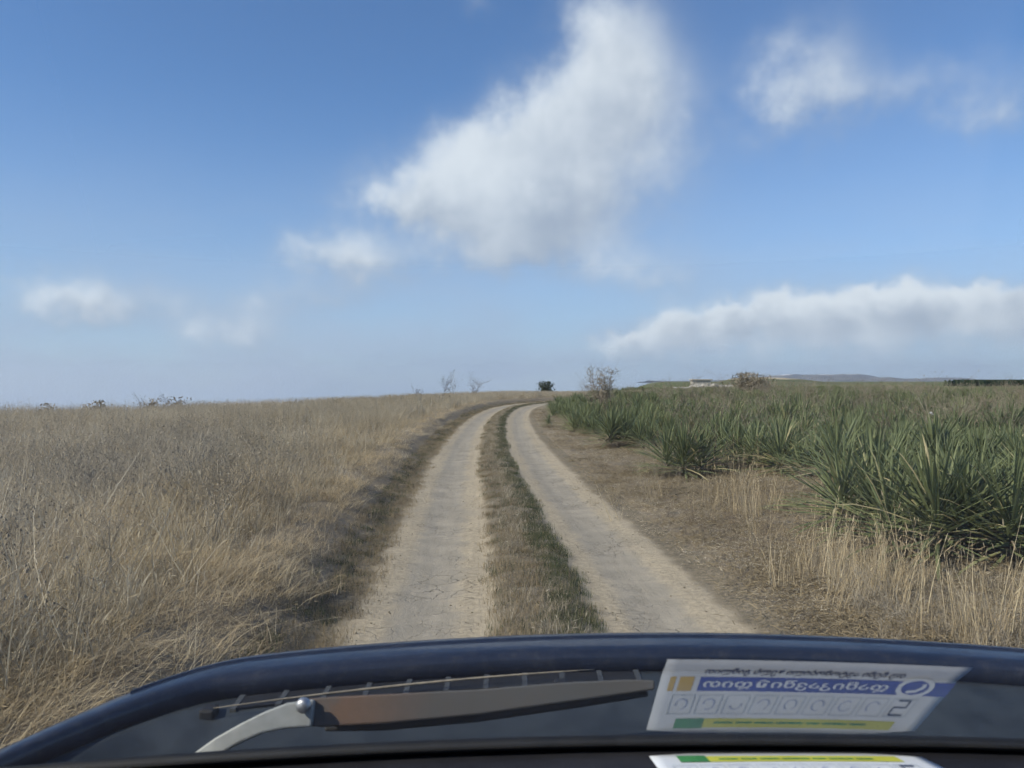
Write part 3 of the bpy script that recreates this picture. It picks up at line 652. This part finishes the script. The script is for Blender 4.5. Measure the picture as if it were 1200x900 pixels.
# ------------------------------------------------------------------ single shrubs and weeds on the skyline
def leafy_shrub(name, px, t, wpx, top, label, leaf_m, twig_m, n=900, leaf=.09, cat='shrub', bare=False, limb=1.0):
    x = (px - 600) / F * t; z0 = hz(x, t); wd = wpx / F * t; h = CAMZ + (447 - top) / F * t - z0
    root = empty(name, (x, t, z0 - .05)); tag(root, label, cat)
    r = np.random.default_rng(int(px)); mb = MB(); tips = []
    for k in range(16 if bare else 9):
        a = r.uniform(0, 6.28); e = r.uniform(.25, 1.35) if not bare else r.uniform(.15, 1.5); L = h * .95
        pts = [(0, 0, 0)]; d = np.array([math.cos(a) * math.cos(e) * wd / 2 / L, math.sin(a) * math.cos(e) * wd / 2 / L, math.sin(e)])
        for i in range(4): pts.append(tuple(np.array(pts[-1]) + d * L / 4 + r.normal(0, .04 * h, 3)))
        pts = [(p[0], p[1], max(p[2], 0)) for p in pts]; mb.tube(pts, [.03 * h * limb, .022 * h * limb, .016 * h * limb, .01 * h * limb, .005 * h * limb], 5); tips += pts[1:]
        if bare:
            for i in range(16):
                q = np.array(pts[r.integers(1, 5)]); dd = np.array([r.normal(0, .5), r.normal(0, .5), abs(r.normal(.5, .4))]) * h * .32; mb.tube([q, q + dd * .5 + r.normal(0, .02 * h, 3), q + dd], [.007 * h * limb, .005 * h * limb, .003 * h * limb], 3)
    mb.obj('trunk', twig_m, root)
    V = []; Fc = []; vv = []
    for i in range(n):
        b = np.array(tips[r.integers(0, len(tips))]); p = b + r.normal(0, 1, 3) * np.array([wd * .11, wd * .11, h * .13]); p[2] = min(max(p[2], .05), h * r.uniform(.92, 1.03))
        u = r.normal(0, 1, 3); u /= np.linalg.norm(u); w = np.cross(u, r.normal(0, 1, 3)); w /= np.linalg.norm(w); s = leaf * r.uniform(.6, 1.3); o = len(V)
        s2 = s * (.12 if bare else .5); V += [p - u * s, p + w * s2, p + u * s, p - w * s2]; Fc.append((o, o + 1, o + 2, o + 3)); vv += [r.random()] * 4
    mesh_obj('crown', V, Fc, leaf_m, root, False, {'v': vv}); return root
leafy_shrub('evergreen_shrub', 638, 78, 22, 446.5, 'small dark evergreen shrub on the skyline where the track vanishes', M['shrub_leaf'], M['bark'], 1500, .10)
leafy_shrub('bare_shrub', 875, 60, 52, 437, 'rounded grey leafless shrub standing above the yucca field', M['grey'], M['grey'], 4200, .20, bare=True, limb=.5)
leafy_shrub('dry_bush', 706, 33, 34, 430, 'tall thin dry bush rising from the yucca by the bend', M['grey'], M['grey'], 1500, .10, bare=True, limb=.35)
for i, (px, t, wpx, top, lab) in enumerate(((210, 33, 34, 463, 'dark low shrub on the left crest, larger of the close pair'), (178, 32, 26, 465, 'dark low shrub left of the larger one on the left crest'),
                                            (112, 30, 30, 468, 'dark low shrub on the crest nearest the left border'), (60, 29, 24, 471, 'lowest flat dark shrub at the far left of the crest'))):
    leafy_shrub('low_shrub', px, t, wpx, top, lab, M['grey'], M['bark'], 420, .06)
def dead_weed(px, t, top, label, seed, sub=6, m='rust_weed'):
    x = (px - 600) / F * t; z0 = hz(x, t); h = CAMZ + (447 - top) / F * t - z0
    V, Fc, vv = weed(seed, h * .62, 2, .022 * t / 40, .42, sub, 2)
    mx = max(v[2] for v in V); V = [v * np.array([1, 1, h / mx]) for v in V]
    root = empty('dead_weed', (x, t, z0)); tag(root, label, 'weed', 'dead weeds standing on the left skyline'); mesh_obj('stalks', V, Fc, M[m], root, False, {'v': vv})
dead_weed(516, 44, 441, 'dark bent dead weed at the bank left of the bend', 701)
dead_weed(533, 52, 433, 'thin tall dead weed between the bent weed and the bushy one', 702, 4, 'grey')
dead_weed(557, 58, 435, 'bushy headed dead weed right of the thin one on the skyline', 703, 7)
dead_weed(493, 50, 449, 'short dead weed left of the dark bent one', 704, 4)
dead_weed(188, 32, 459, 'dead weed with dark seed heads above the left crest shrubs', 705, 5)
dead_weed(165, 33, 460, 'small dead weed with a round head on the left crest', 706, 4)
dead_weed(784, 40, 437, 'dead weed with spreading twigs above the yucca, left of the ruin', 707, 6, 'grey')

# ------------------------------------------------------------------ far land: hill, dark crop, ruin, mountains
def far_land():
    mh, T, out = new_mat('hill_pasture'); P = T.n('ShaderNodeNewGeometry').outputs['Position']; n = T.noise(P, .03, 5); sp = T.n('ShaderNodeSeparateXYZ'); T.L.new(P, sp.inputs[0])
    c = T.mix(T.ss(n, .35, .65), (.10, .115, .055, 1), (.16, .15, .08, 1))
    c = T.mix(T.ss(T.m('MULTIPLY_ADD', n, 2.0, sp.outputs[2]), 3.3, 4.1), c, (.42, .36, .25, 1)); bsdf(T, out, c, .95, spec=.1)
    mb = MB(); rows = []
    for j in range(26):
        y = 330 + j * 14; row = []
        for i in range(70):
            u_ = .24 + i * .0062; x = u_ * y; px = 600 + F * u_
            h = 3.7 * math.exp(-((px - 905) / 62) ** 2) + 1.4 * math.exp(-((px - 830) / 80) ** 2); h *= math.sin(math.pi * j / 25) ** .7 * min(1, i / 6)
            row.append((x, y, hz(x, y) + h * (.92 + .16 * float(vnoise(np.array([i * .31]), np.array([j * .5]))[0])) - .35))
        rows.append(row)
    tag(mb.grid(rows).obj('hill', mh, None, True), 'low green rise with a pale dry top on the right horizon', kind='structure')
    # dark crop strip
    mc = blade_mat('dark_crop', [(.1, (.018, .03, .016)), (.5, (.030, .048, .024)), (.95, (.05, .07, .034))], .1, None, .8, .05)
    V = []; Fc = []; vv = []; r = np.random.default_rng(12)
    for i in range(14000):
        y = 210 + 60 * r.random() ** 1.3; u = r.uniform(.572, .95); x = u * y + r.normal(0, 2); z = hz(x, y); s = r.uniform(.5, 1.3); o = len(V)
        a = r.uniform(0, 3.14); hh = r.uniform(1.4, 1.95)
        V += [(x - s * math.cos(a), y - s * math.sin(a), z), (x + s * math.cos(a), y + s * math.sin(a), z), (x + .6 * s * math.cos(a), y + .6 * s * math.sin(a), z + hh), (x - .5 * s * math.cos(a), y - .5 * s * math.sin(a), z + hh * .9)]
        Fc.append((o, o + 1, o + 2, o + 3)); vv += [r.random()] * 4
    tag(mesh_obj('dark_crop', V, Fc, mc, None, False, {'v': vv}), 'far dark green crop strip at the right end of the horizon', kind='stuff')
    # ruin
    ms = simple('pale_limestone', (.50, .46, .39), .9, var=.35, scale=6)
    t = 130; x = (822 - 600) / F * t; root = empty('stone_ruin', (x, t, hz(x, t))); tag(root, 'pale low stone ruin on the skyline left of the leafless shrub', 'ruin')
    MB().box(-1.5, 1.5, -.3, .3, -.2, 1.55).obj('wall', ms, root, bevel=.04); MB().box(-1.7, 1.7, -.5, 1.6, 1.552, 1.78).obj('roof_slab', ms, root, bevel=.04)
    MB().box(-1.5, -1.1, .303, 1.5, -.2, 1.55).obj('wall', ms, root, bevel=.04); MB().box(1.1, 1.5, .303, 1.5, -.2, 1.55).obj('wall', ms, root, bevel=.04)
    r = np.random.default_rng(4); V = []; Fc = []
    for k in range(90):
        cv, cf, _ = clod(800 + k % 9); s = r.uniform(.2, .7); p = np.array([r.normal(-1.5, 3.2), r.normal(-6, 2), .0]); p[2] = s * .3 + .55 * math.exp(-((p[0] + 1) / 3) ** 2); o = len(V); V += [v * s + p for v in cv]; Fc += [tuple(i + o for i in f) for f in cf]
    rb = mesh_obj('rubble', V, Fc, ms); rb.location = root.location; rb.location.y -= 3; tag(rb, 'pale rubble spread in front of the low stone ruin', kind='stuff')
    # mountains
    mm, T, out = new_mat('mountain_rock'); P = T.n('ShaderNodeNewGeometry').outputs['Position']; n = T.noise(P, .004, 6, .6); sp = T.n('ShaderNodeSeparateXYZ'); T.L.new(P, sp.inputs[0])
    c = T.mix(T.ss(n, .4, .6), (.12, .12, .11, 1), (.22, .20, .17, 1)); c = T.mix(T.ss(T.m('MULTIPLY_ADD', n, 160, sp.outputs[2]), 165, 200), c, (.8, .8, .82, 1)); bsdf(T, out, c, .95, spec=.1)
    rows = []
    for j in range(26):
        row = []
        for i in range(150):
            x = 1800 + i * 40; y = 9200 + j * 90; px = 600 + F * x / 10000
            e = 95 * math.exp(-((px - 930) / 42) ** 2) + 75 * math.exp(-((px - 1010) / 40) ** 2) + 40 * math.exp(-((px - 1120) / 60) ** 2) + 30
            f = float(fbm(np.array([x * .0022]), np.array([y * .0022]), 5)[0]); row.append((x, y, -20 + e * (.45 + 1.0 * f) * math.sin(math.pi * j / 25) ** .8))
        rows.append(row)
    tag(MB().grid(rows).obj('mountains', mm, None, True), 'faint hazy mountains with snow patches on the right horizon', kind='structure')
    # pale scraps caught in the yucca
    mp = simple('pale_scrap', (.62, .60, .56), .7, var=.2, scale=12)
    for (px, py, t, s, lab) in ((912, 489, 22, .16, 'pale crumpled scrap caught in the yucca leaves, largest one'), (1092, 484, 20, .07, 'small pale scrap on yucca tips, upper of the right pair'), (1103, 493, 20, .07, 'small pale scrap on yucca tips, lower of the right pair')):
        r = np.random.default_rng(px); mb = MB(); rows = [[tuple(np.array([(i - 3) * s / 3, (j - 2) * s / 4, .28 * s * math.sin(i * 1.3 + j) - abs(i - 3) * s * .16]) + r.normal(0, s * .08, 3)) for i in range(7)] for j in range(5)]
        o = mb.grid(rows).obj('scrap', mp, None, False, solid=.004); o.location = ((px - 600) / F * t, t, CAMZ - (py - 447) / F * t); o.rotation_euler = (.5, .35, .4); tag(o, lab, 'scrap')
far_land()

# ------------------------------------------------------------------ the car
XC = .27
def yF(x):
    dx = abs(x - XC); return 1.431 - .233 * dx * dx - (5.55 * (dx - .69) ** 2 if dx > .69 else 0)
GS = R(34); GB_Y, GB_Z, GK = .90, 1.186, .12
def yG(x): return GB_Y - GK * (x - XC) ** 2
def glass_pt(x, w, off=0.0): return (x, yG(x) - w * math.cos(GS) + off * math.sin(GS), GB_Z + w * math.sin(GS) + off * math.cos(GS))
def car_paint():
    m, T, out = new_mat('navy_car_paint'); p = T.n('ShaderNodeTexCoord').outputs['Object']; n = T.noise(p, 14, 5); fl = T.noise(p, 900, 1); dust = T.noise(p, 60, 5, .7)
    c = T.mix(T.ss(fl, .45, .7), (.007, .012, .028, 1), (.013, .021, .045, 1)); c = T.mix(T.ss(dust, .46, .78, 0, .14), c, (.20, .18, .15, 1))
    bsdf(T, out, c, T.ss(n, .3, .7, .38, .52), .1, .3); return m
def dash_mat():
    m, T, out = new_mat('dashboard_vinyl'); p = T.n('ShaderNodeTexCoord').outputs['Object']; n = T.noise(p, 420, 2); d = T.noise(p, 7, 5, .6); vo = T.n('ShaderNodeTexVoronoi'); T.L.new(p, vo.inputs['Vector']); vo.inputs['Scale'].default_value = 500
    c = T.mix(T.ss(d, .4, .7), (.014, .014, .018, 1), (.026, .026, .031, 1)); bsdf(T, out, c, .62, spec=.3, normal=bump(T, vo.outputs['Distance'], .25, .002)); return m
def glass_mat():
    m, T, out = new_mat('windscreen_glass'); p = T.n('ShaderNodeTexCoord').outputs['Object']
    tr = T.n('ShaderNodeBsdfTransparent'); tr.inputs[0].default_value = (.96, .985, .98, 1); gl = T.n('ShaderNodeBsdfGlossy'); gl.inputs['Roughness'].default_value = 0.0; gl.inputs[0].default_value = (1, 1, 1, 1)
    df = T.n('ShaderNodeBsdfDiffuse'); df.inputs[0].default_value = (.5, .5, .5, 1)
    a = T.n('ShaderNodeMixShader'); a.inputs[0].default_value = GLASS_R; T.L.new(tr.outputs[0], a.inputs[1]); T.L.new(gl.outputs[0], a.inputs[2])
    n = T.noise(p, 5, 4); b = T.n('ShaderNodeMixShader'); T.L.new(T.ss(n, .35, .75, .004, .02), b.inputs[0]); T.L.new(a.outputs[0], b.inputs[1]); T.L.new(df.outputs[0], b.inputs[2])
    T.L.new(b.outputs[0], out.inputs[0]); return m
GLASS_R = .30
def build_car():
    paint = car_paint(); dash = dash_mat(); glass = glass_mat()
    plastic = simple('cowl_plastic', (.026, .034, .042), .55, var=.4, scale=18); black = simple('black_rubber', (.008, .008, .009), .6, var=.3); trim = simple('cabin_trim', (.02, .02, .022), .8)
    silver = simple('wiper_silver', (.36, .37, .35), .6, .2, var=.3, scale=25); chrome = simple('bolt_chrome', (.5, .5, .5), .45, 1.0, var=.3); faded = simple('faded_plastic', (.050, .056, .062), .7, var=.3, scale=40)
    mr, T, out = new_mat('rusted_black_steel'); p = T.n('ShaderNodeTexCoord').outputs['Object']; n = T.noise(p, 9, 6, .65); n2 = T.noise(p, 70, 5, .7); sp = T.n('ShaderNodeSeparateXYZ'); T.L.new(p, sp.inputs[0])
    f = T.m('MULTIPLY', T.ss(n, .35, .62), T.ss(sp.outputs[0], -.05, -.27, .08, .9))
    c = T.mix(f, (.090, .090, .086, 1), T.mix(n2, (.11, .062, .038, 1), (.21, .12, .07, 1))); bsdf(T, out, c, .8, .1, spec=.3)
    car = empty('car', (XC, .3, 0)); tag(car, 'dark navy van with a rusty wiper, seen through its own windscreen', 'van')
    inv = Matrix.Translation((-XC, -.3, 0))
    def adopt(o, parent=car):
        o.parent = parent; o.matrix_parent_inverse = inv; return o
    xs = np.linspace(XC - .905, XC + .905, 61)
    # hood: rolled front edge, crown, rear lip
    prof = [(.075, -.34), (.07, -.16), (.052, -.075), (.03, -.03), (.012, -.009), (-.006, 0), (-.03, .006), (-.07, .012), (-.115, .014), (-.135, .011), (-.142, .002), (-.145, -.028)]
    rows = [[(x, yF(x) + a, 1.146 + b - .015 * max(0, abs(x - XC) - .6)) for x in xs] for a, b in prof]
    adopt(MB().grid(rows).obj('hood', paint, None, True, solid=-.006))
    # a crease pressed along the hood
    rows = [[(x, yF(x) - .062 + a, 1.1575 + b - .015 * max(0, abs(x - XC) - .6)) for x in xs[3:-3]] for a, b in ((.008, -.0015), (.003, .003), (-.003, .003), (-.008, -.0012))]
    adopt(MB().grid(rows).obj('hood_crease', paint, None, True))
    # cowl
    def cowl(x, f):                                                   # f 0 at the hood, 1 at the glass
        y0 = yF(x) - .148; y1 = yG(x) + .012; y = y0 + (y1 - y0) * f; z = np.interp(f, [0, .08, .2, .45, .8, 1], [1.128, 1.131, 1.124, 1.096, 1.112, 1.172]); return (x, y, float(z))
    xs2 = xs[2:-2]
    adopt(MB().grid([[cowl(x, f) for x in xs2] for f in (0, .04, .08, .14, .2, .3, .4, .5, .65, .8, .9, 1)]).obj('cowl_panel', plastic, None, True, solid=-.004))
    # intake grille: dark recess frame and dividers
    gr = bpy.data.objects.new('intake_grille', None); COL.objects.link(gr); adopt(gr)
    mb = MB(); g0, g1 = -.40, .20
    mb.grid([[tuple(np.array(cowl(x, f)) + [0, 0, .0035]) for x in np.linspace(g0, g1, 30)] for f in (.03, .15)]); o = mb.obj('recess', black, None, True); o.parent = gr; 
    for k in range(11):
        x = g0 + (g1 - g0) * k / 10; a = np.array(cowl(x, .02)); b = np.array(cowl(x, .16)); mb = MB(); mb.add([(x - .005, a[1], a[2]), (x + .005, a[1], a[2]), (x + .005, b[1], b[2]), (x - .005, b[1], b[2]), (x - .004, a[1], a[2] + .005), (x + .004, a[1], a[2] + .005), (x + .004, b[1], b[2] + .005), (x - .004, b[1], b[2] + .005)], [(0, 3, 2, 1), (4, 5, 6, 7), (0, 1, 5, 4), (1, 2, 6, 5), (2, 3, 7, 6), (3, 0, 4, 7)])
        o = mb.obj('divider', faded); o.parent = gr
    dust = simple('tan_strip', (.34, .29, .21), .8, var=.4, scale=60)  # thin tan line along the cowl, tapering to both ends
    sl = [cowl(x, .10 + .10 * i / 14) for i, x in enumerate(np.linspace(.13, -.42, 15))]
    adopt(MB().tube([(p[0], p[1], p[2] + .016) for p in sl], [.0006 + .0013 * math.sin(math.pi * i / 14) for i in range(15)], 6).obj('tan_strip', dust, None, True))
    # washer nozzles
    for x in (.075, -.43):
        p = cowl(x, .16); o = MB().box(x - .011, x + .011, p[1] - .012, p[1] + .012, p[2] - .004, p[2] + .012).obj('washer_nozzle', black, None, False, bevel=.004); adopt(o)
    # fenders and body sides
    for s in (-1, 1):
        X0 = XC + s * .915; rows = []
        for y in np.linspace(yF(X0) + .05, -2.6, 26):
            rows.append([(X0 + s * a, y, z - .02 * max(0, y - .9)) for a, z in ((-.075, 1.085), (-.06, 1.112), (-.03, 1.122), (0, 1.115), (.02, 1.09), (.032, 1.04), (.04, .9), (.035, .62), (.0, .42))])
        adopt(MB().grid(rows if s > 0 else [r[::-1] for r in rows]).obj('body_side', paint, None, True, solid=.006))
        adopt(MB().box(X0 - .06, X0 + .012, -2.5, .92, .44, 1.108).obj('door_card', trim, None, False, bevel=.01))
        # pillar from the glass corner up to the roof
        a = glass_pt(XC + s * .90, -.03); b = glass_pt(XC + s * .80, .97); adopt(MB().tube([(a[0] + s * .03, a[1], a[2]), ((a[0] + b[0]) / 2 + s * .03, (a[1] + b[1]) / 2, (a[2] + b[2]) / 2 + .01), (b[0] + s * .03, b[1], b[2] + .01)], .032, 10).obj('windscreen_pillar', paint, None, True))
        # headlight
        hx = XC + s * .66; hy = yF(hx) + .075; mbx = MB().box(hx - .15, hx + .15, hy - .12, hy + .02, .70, .86); adopt(mbx.obj('headlight', chrome, None, False, bevel=.03))
        for wy in (.75, -1.9):                                        # wheels
            wx = XC + s * .80; w = MB(); tyre = [(.20, -.1), (.31, -.11), (.335, -.085), (.335, .085), (.31, .11), (.20, .1)]
            w.grid([[(wx + q[1], wy + q[0] * math.cos(t), .335 + q[0] * math.sin(t)) for q in tyre] for t in np.linspace(0, 2 * math.pi, 33)]); o = w.obj('tyre', black, None, True)
            wh = bpy.data.objects.new('wheel', None); COL.objects.link(wh); adopt(wh); o.parent = wh
            w = MB(); w.grid([[(wx + q[1] * s, wy + q[0] * math.cos(t), .335 + q[0] * math.sin(t)) for q in ((.21, .09), (.17, .05), (.06, .06), (.005, .07))] for t in np.linspace(0, 2 * math.pi, 25)]); o = w.obj('rim', silver, None, True); o.parent = wh
    # nose and bumper
    adopt(MB().grid([[(x, yF(x) + a, z) for x in xs] for a, z in ((.07, .81), (.075, .6), (.13, .58), (.14, .46), (.09, .33))]).obj('bumper', plastic, None, True, solid=-.01))
    # roof and cabin
    rows = [[(x, y, 1.765 + .03 * (1 - ((x - XC) / .9) ** 2)) for x in np.linspace(XC - .86, XC + .86, 13)] for y in (.135, -.6, -1.5, -2.6)]
    adopt(MB().grid(rows).obj('roof', paint, None, True, solid=.03))
    adopt(MB().box(XC - .92, XC + .92, -2.6, 1.15, .40, .436).obj('cabin_floor', trim)); adopt(MB().box(XC - .88, XC + .88, -2.62, -2.56, .46, 1.74).obj('tailgate', trim))
    # windscreen
    gx = np.linspace(XC - .93, XC + .93, 61)
    ws = MB().grid([[glass_pt(x, w) for x in gx] for w in np.linspace(-.01, .985, 41)]).obj('windscreen', glass, None, True); adopt(ws)
    fr = MB().grid([[glass_pt(x, w, -.003) for x in gx] for w in (-.012, .002, .013)]).obj('black_border', black, None, True); fr.parent = ws
    rs = MB().tube([glass_pt(x, -.012, .004) for x in gx], .009, 8).obj('rubber_seal', black, None, True); adopt(rs)
    # dashboard: flat top shelf, rolled edge towards the cabin
    dprof = [(.012, .0), (-.02, -.003), (-.12, -.006), (-.28, -.008), (-.40, -.012), (-.46, -.03), (-.485, -.09), (-.48, -.3), (-.40, -.5)]
    dx_ = np.linspace(XC - .90, XC + .90, 41)
    adopt(MB().grid([[(x, yG(x) + a, 1.182 + b) for x in dx_] for a, b in dprof]).obj('dashboard', dash, None, True, solid=-.01))
    # wiper: silver arm, bolt, rusted arm, blade
    wp = bpy.data.objects.new('wiper', None); COL.objects.link(wp); adopt(wp)
    def ray(px, py, t): return Vector(((px - 600) / F * t, t, CAMZ - (py - 447) / F * t))
    def bar(name, P, W, th, mat, par, bv=.0025):
        """flat bar: centre line P, half heights W, across the view's vertical"""
        mb = MB(); V = []; n = len(P)
        for p, w in zip(P, W):
            up = Vector((0, .45, 1)).normalized(); bk = Vector((0, 1, -.45)).normalized()
            V += [p + up * w, p - up * w, p - up * w + bk * th, p + up * w + bk * th]
        Fc = [(4 * i + k, 4 * i + 4 + k, 4 * i + 4 + (k + 1) % 4, 4 * i + (k + 1) % 4) for i in range(n - 1) for k in range(4)] + [(0, 1, 2, 3), (4 * n - 1, 4 * n - 2, 4 * n - 3, 4 * n - 4)]
        o = mb.add(V, Fc).obj(name, mat, None, False, bevel=bv); o.parent = par; return o
    P = [ray(195, 916, .95), ray(222, 897, .955), ray(250, 877, .962), ray(280, 860, .97), ray(308, 847, .978), ray(335, 839, .985), ray(366, 836, .99)]
    bar('arm_knuckle', P, [.011, .0115, .0115, .0115, .0125, .015, .016], .012, silver, wp)
    P = [ray(345, 835, .996), ray(375, 835, 1.0), ray(450, 831, 1.01), ray(560, 823, 1.03), ray(660, 812, 1.05), ray(735, 805, 1.065), ray(768, 803, 1.07)]
    bar('rusty_arm', P, [.014, .0175, .0175, .0155, .0125, .009, .006], .010, mr, wp)['label'] = 'rusted main arm of the wiper'
    P = [ray(380, 852, 1.03), ray(450, 850, 1.035), ray(560, 840, 1.05), ray(680, 824, 1.07), ray(760, 813, 1.08)]
    bar('blade', P, [.006, .007, .007, .006, .004], .012, black, wp)
    c = ray(354, 829, .980); mb = MB(); rows = [[(c.x + r_ * math.cos(t), c.y + y_, c.z + r_ * math.sin(t)) for t in np.linspace(0, 2 * math.pi, 17)] for r_, y_ in ((.0002, -.0022), (.0055, -.0018), (.0088, .0005), (.0092, .008))]
    o = mb.grid(rows).obj('bolt', chrome, None, True); o.parent = wp
build_car()

# ------------------------------------------------------------------ the card on the dashboard
def build_card():
    # corners on the dashboard, named as the card is read from outside the van
    BL, BR, TL, TR = (np.array(p) for p in ((.455, .889), (.153, .889), (.500, .787), (.172, .780)))
    zt = 1.1795
    def Pp(a, b, lift=0.0):
        p = (BL * (1 - a) + BR * a) * (1 - b) + (TL * (1 - a) + TR * a) * b
        curl = .004 * S(np.array(b), .75, 1.0) + .003 * math.sin(math.pi * a) * (.3 + b * .5)
        return (p[0], p[1], zt + float(curl) + lift)
    white = simple('card_white', (.62, .64, .66), .6, var=.06, scale=40); blue = simple('ink_blue', (.035, .055, .30), .6, var=.15); navy = simple('ink_dark', (.02, .025, .08), .6); inkw = simple('ink_white', (.66, .68, .70), .6, var=.05)
    orange = simple('ink_orange', (.55, .36, .06), .6, var=.15); yellow = simple('ink_yellow', (.50, .50, .07), .6, var=.12); green = simple('ink_green', (.05, .22, .07), .6); pale = simple('ink_pale', (.44, .48, .50), .6, var=.05); pen = simple('ink_pen', (.36, .40, .52), .6, var=.1)
    mb = MB(); o = mb.grid([[Pp(a, b) for a in np.linspace(0, 1, 25)] for b in np.linspace(0, 1, 13)]).obj('parking_card', white, None, True, solid=.0006)
    tag(o, 'white card with blue band and phone sign on the dashboard, mirrored in the windscreen', 'card'); card = o
    def rect(name, a0, a1, b0, b1, mat, lift=.0006):
        n = max(2, int((a1 - a0) * 24) + 1); mesh_o = MB().grid([[Pp(a, b, lift) for a in np.linspace(a0, a1, n)] for b in np.linspace(b0, b1, 5)]).obj(name, mat, card, True); return mesh_o
    ASP = .113 / .316                                                    # height over width
    def text(name, body, a0, a1, bmid, bh, mat, lift=.0012, bold=0.0):
        cu = bpy.data.curves.new(name, 'FONT'); cu.body = body; cu.size = 1.0; cu.resolution_u = 4; cu.offset = bold
        to = bpy.data.objects.new(name, cu); COL.objects.link(to); dg = bpy.context.evaluated_depsgraph_get(); me = bpy.data.meshes.new_from_object(to.evaluated_get(dg))
        bpy.data.objects.remove(to)
        co = np.zeros(len(me.vertices) * 3); me.vertices.foreach_get('co', co); co = co.reshape(-1, 3)
        if len(co) == 0: print('NO GLYPHS', body); return
        lo = co.min(0); hi = co.max(0); f = (co - lo) / np.maximum(hi - lo, 1e-6)
        Vn = [Pp(a0 + (a1 - a0) * u, bmid + bh * (v - .5), lift) for u, v, _ in f]; me.vertices.foreach_set('co', np.array(Vn).ravel()); me.update(); me.materials.append(mat)
        q = bpy.data.objects.new(name, me); COL.objects.link(q); q.parent = card
    def curve_strip(name, pts, w, mat, lift=.0012):
        V = []; Fc = []
        for i, (a, b) in enumerate(pts):
            p = np.array(pts[max(i - 1, 0)]); q = np.array(pts[min(i + 1, len(pts) - 1)]); t = (q - p) * np.array([1, ASP]); t /= np.linalg.norm(t) + 1e-9; nn = np.array([-t[1], t[0] / ASP]) * w
            V += [Pp(a + nn[0], b + nn[1], lift), Pp(a - nn[0], b - nn[1], lift)]
            if i: Fc.append((2 * i - 2, 2 * i - 1, 2 * i + 1, 2 * i))
        return mesh_obj(name, V, Fc, mat, card)
    text('heading', 'თუ ჩემი ავტომობილი ხელს გიშლით', .19, .86, .835, .115, navy, bold=.016)
    rect('blue_band', 0.0, .865, .57, .755, blue); rect('orange_block', .885, .935, .57, .755, orange); rect('orange_bar', .948, .968, .57, .755, orange)
    text('band_text', 'დამიკავშირდით', .215, .85, .663, .135, inkw, bold=.018)
    # phone sign: ring, disc, handset
    ca, cb, ra = .125, .68, .054; rb = ra / ASP * .78
    circ = [(ca + ra * math.cos(t), cb + rb * math.sin(t)) for t in np.linspace(0, 2 * math.pi, 33)]
    mesh_obj('sign_disc', [Pp(ca, cb, .0009)] + [Pp(a, b, .0009) for a, b in circ[:-1]], [(0, i, i % 32 + 1) for i in range(1, 33)], blue, card)
    curve_strip('sign_ring', circ, .008, inkw); curve_strip('sign_tail', [(ca + .035, cb - rb * .85), (ca + .07, cb - rb * 1.15), (ca + .02, cb - rb * 1.02)], .006, inkw)
    curve_strip('handset', [(ca - .024, cb + .055), (ca - .026, cb + .01), (ca - .008, cb - .04), (ca + .022, cb - .058)], .007, inkw, .0016)
    for k in range(9):                                                # boxes for the number
        a0 = .085 + k * .0975; curve_strip('digit_box', [(a0, .27), (a0 + .08, .27), (a0 + .08, .52), (a0, .52), (a0, .268)], .0018, pale)
    curve_strip('digit', [(.145, .50), (.105, .50), (.105, .405), (.148, .405), (.148, .30), (.10, .30)], .0045, navy)
    r = np.random.default_rng(9)
    for k in range(1, 9):                                             # faint pen strokes, too pale to read
        a0 = .105 + k * .0975; t0 = r.uniform(0, 6); curve_strip('pen_stroke', [(a0 + .02 + .02 * math.cos(t0 + t), .40 + .07 * math.sin(t0 + t)) for t in np.linspace(0, r.uniform(3, 5.5), 14)], .0022, pen)
    rect('yellow_strip', .10, .865, .075, .20, yellow); rect('green_mark', .80, .905, .07, .205, green, .0011)
    for k, (a, w) in enumerate(((.20, .06), (.27, .09), (.37, .05), (.43, .10), (.54, .07), (.62, .06), (.69, .07))): rect('small_print', a, a + w, .135, .16, green, .0011)
build_card()

# ------------------------------------------------------------------ the air
def build_haze():
    m, T, out = new_mat('thin_air'); v = T.n('ShaderNodeVolumePrincipled'); v.inputs['Color'].default_value = (.80, .88, 1.0, 1); v.inputs['Density'].default_value = 5.5e-5; v.inputs['Anisotropy'].default_value = .2
    T.L.new(v.outputs[0], out.inputs['Volume'])
    z0 = min(min(v.co.z for v in bpy.data.objects['ground'].data.vertices) - 1, -2)
    o = MB().box(-13500, 13500, -200, 13500, z0, 240).obj('haze', m); tag(o, 'thin blue haze that fades the far land', kind='stuff')
build_haze()
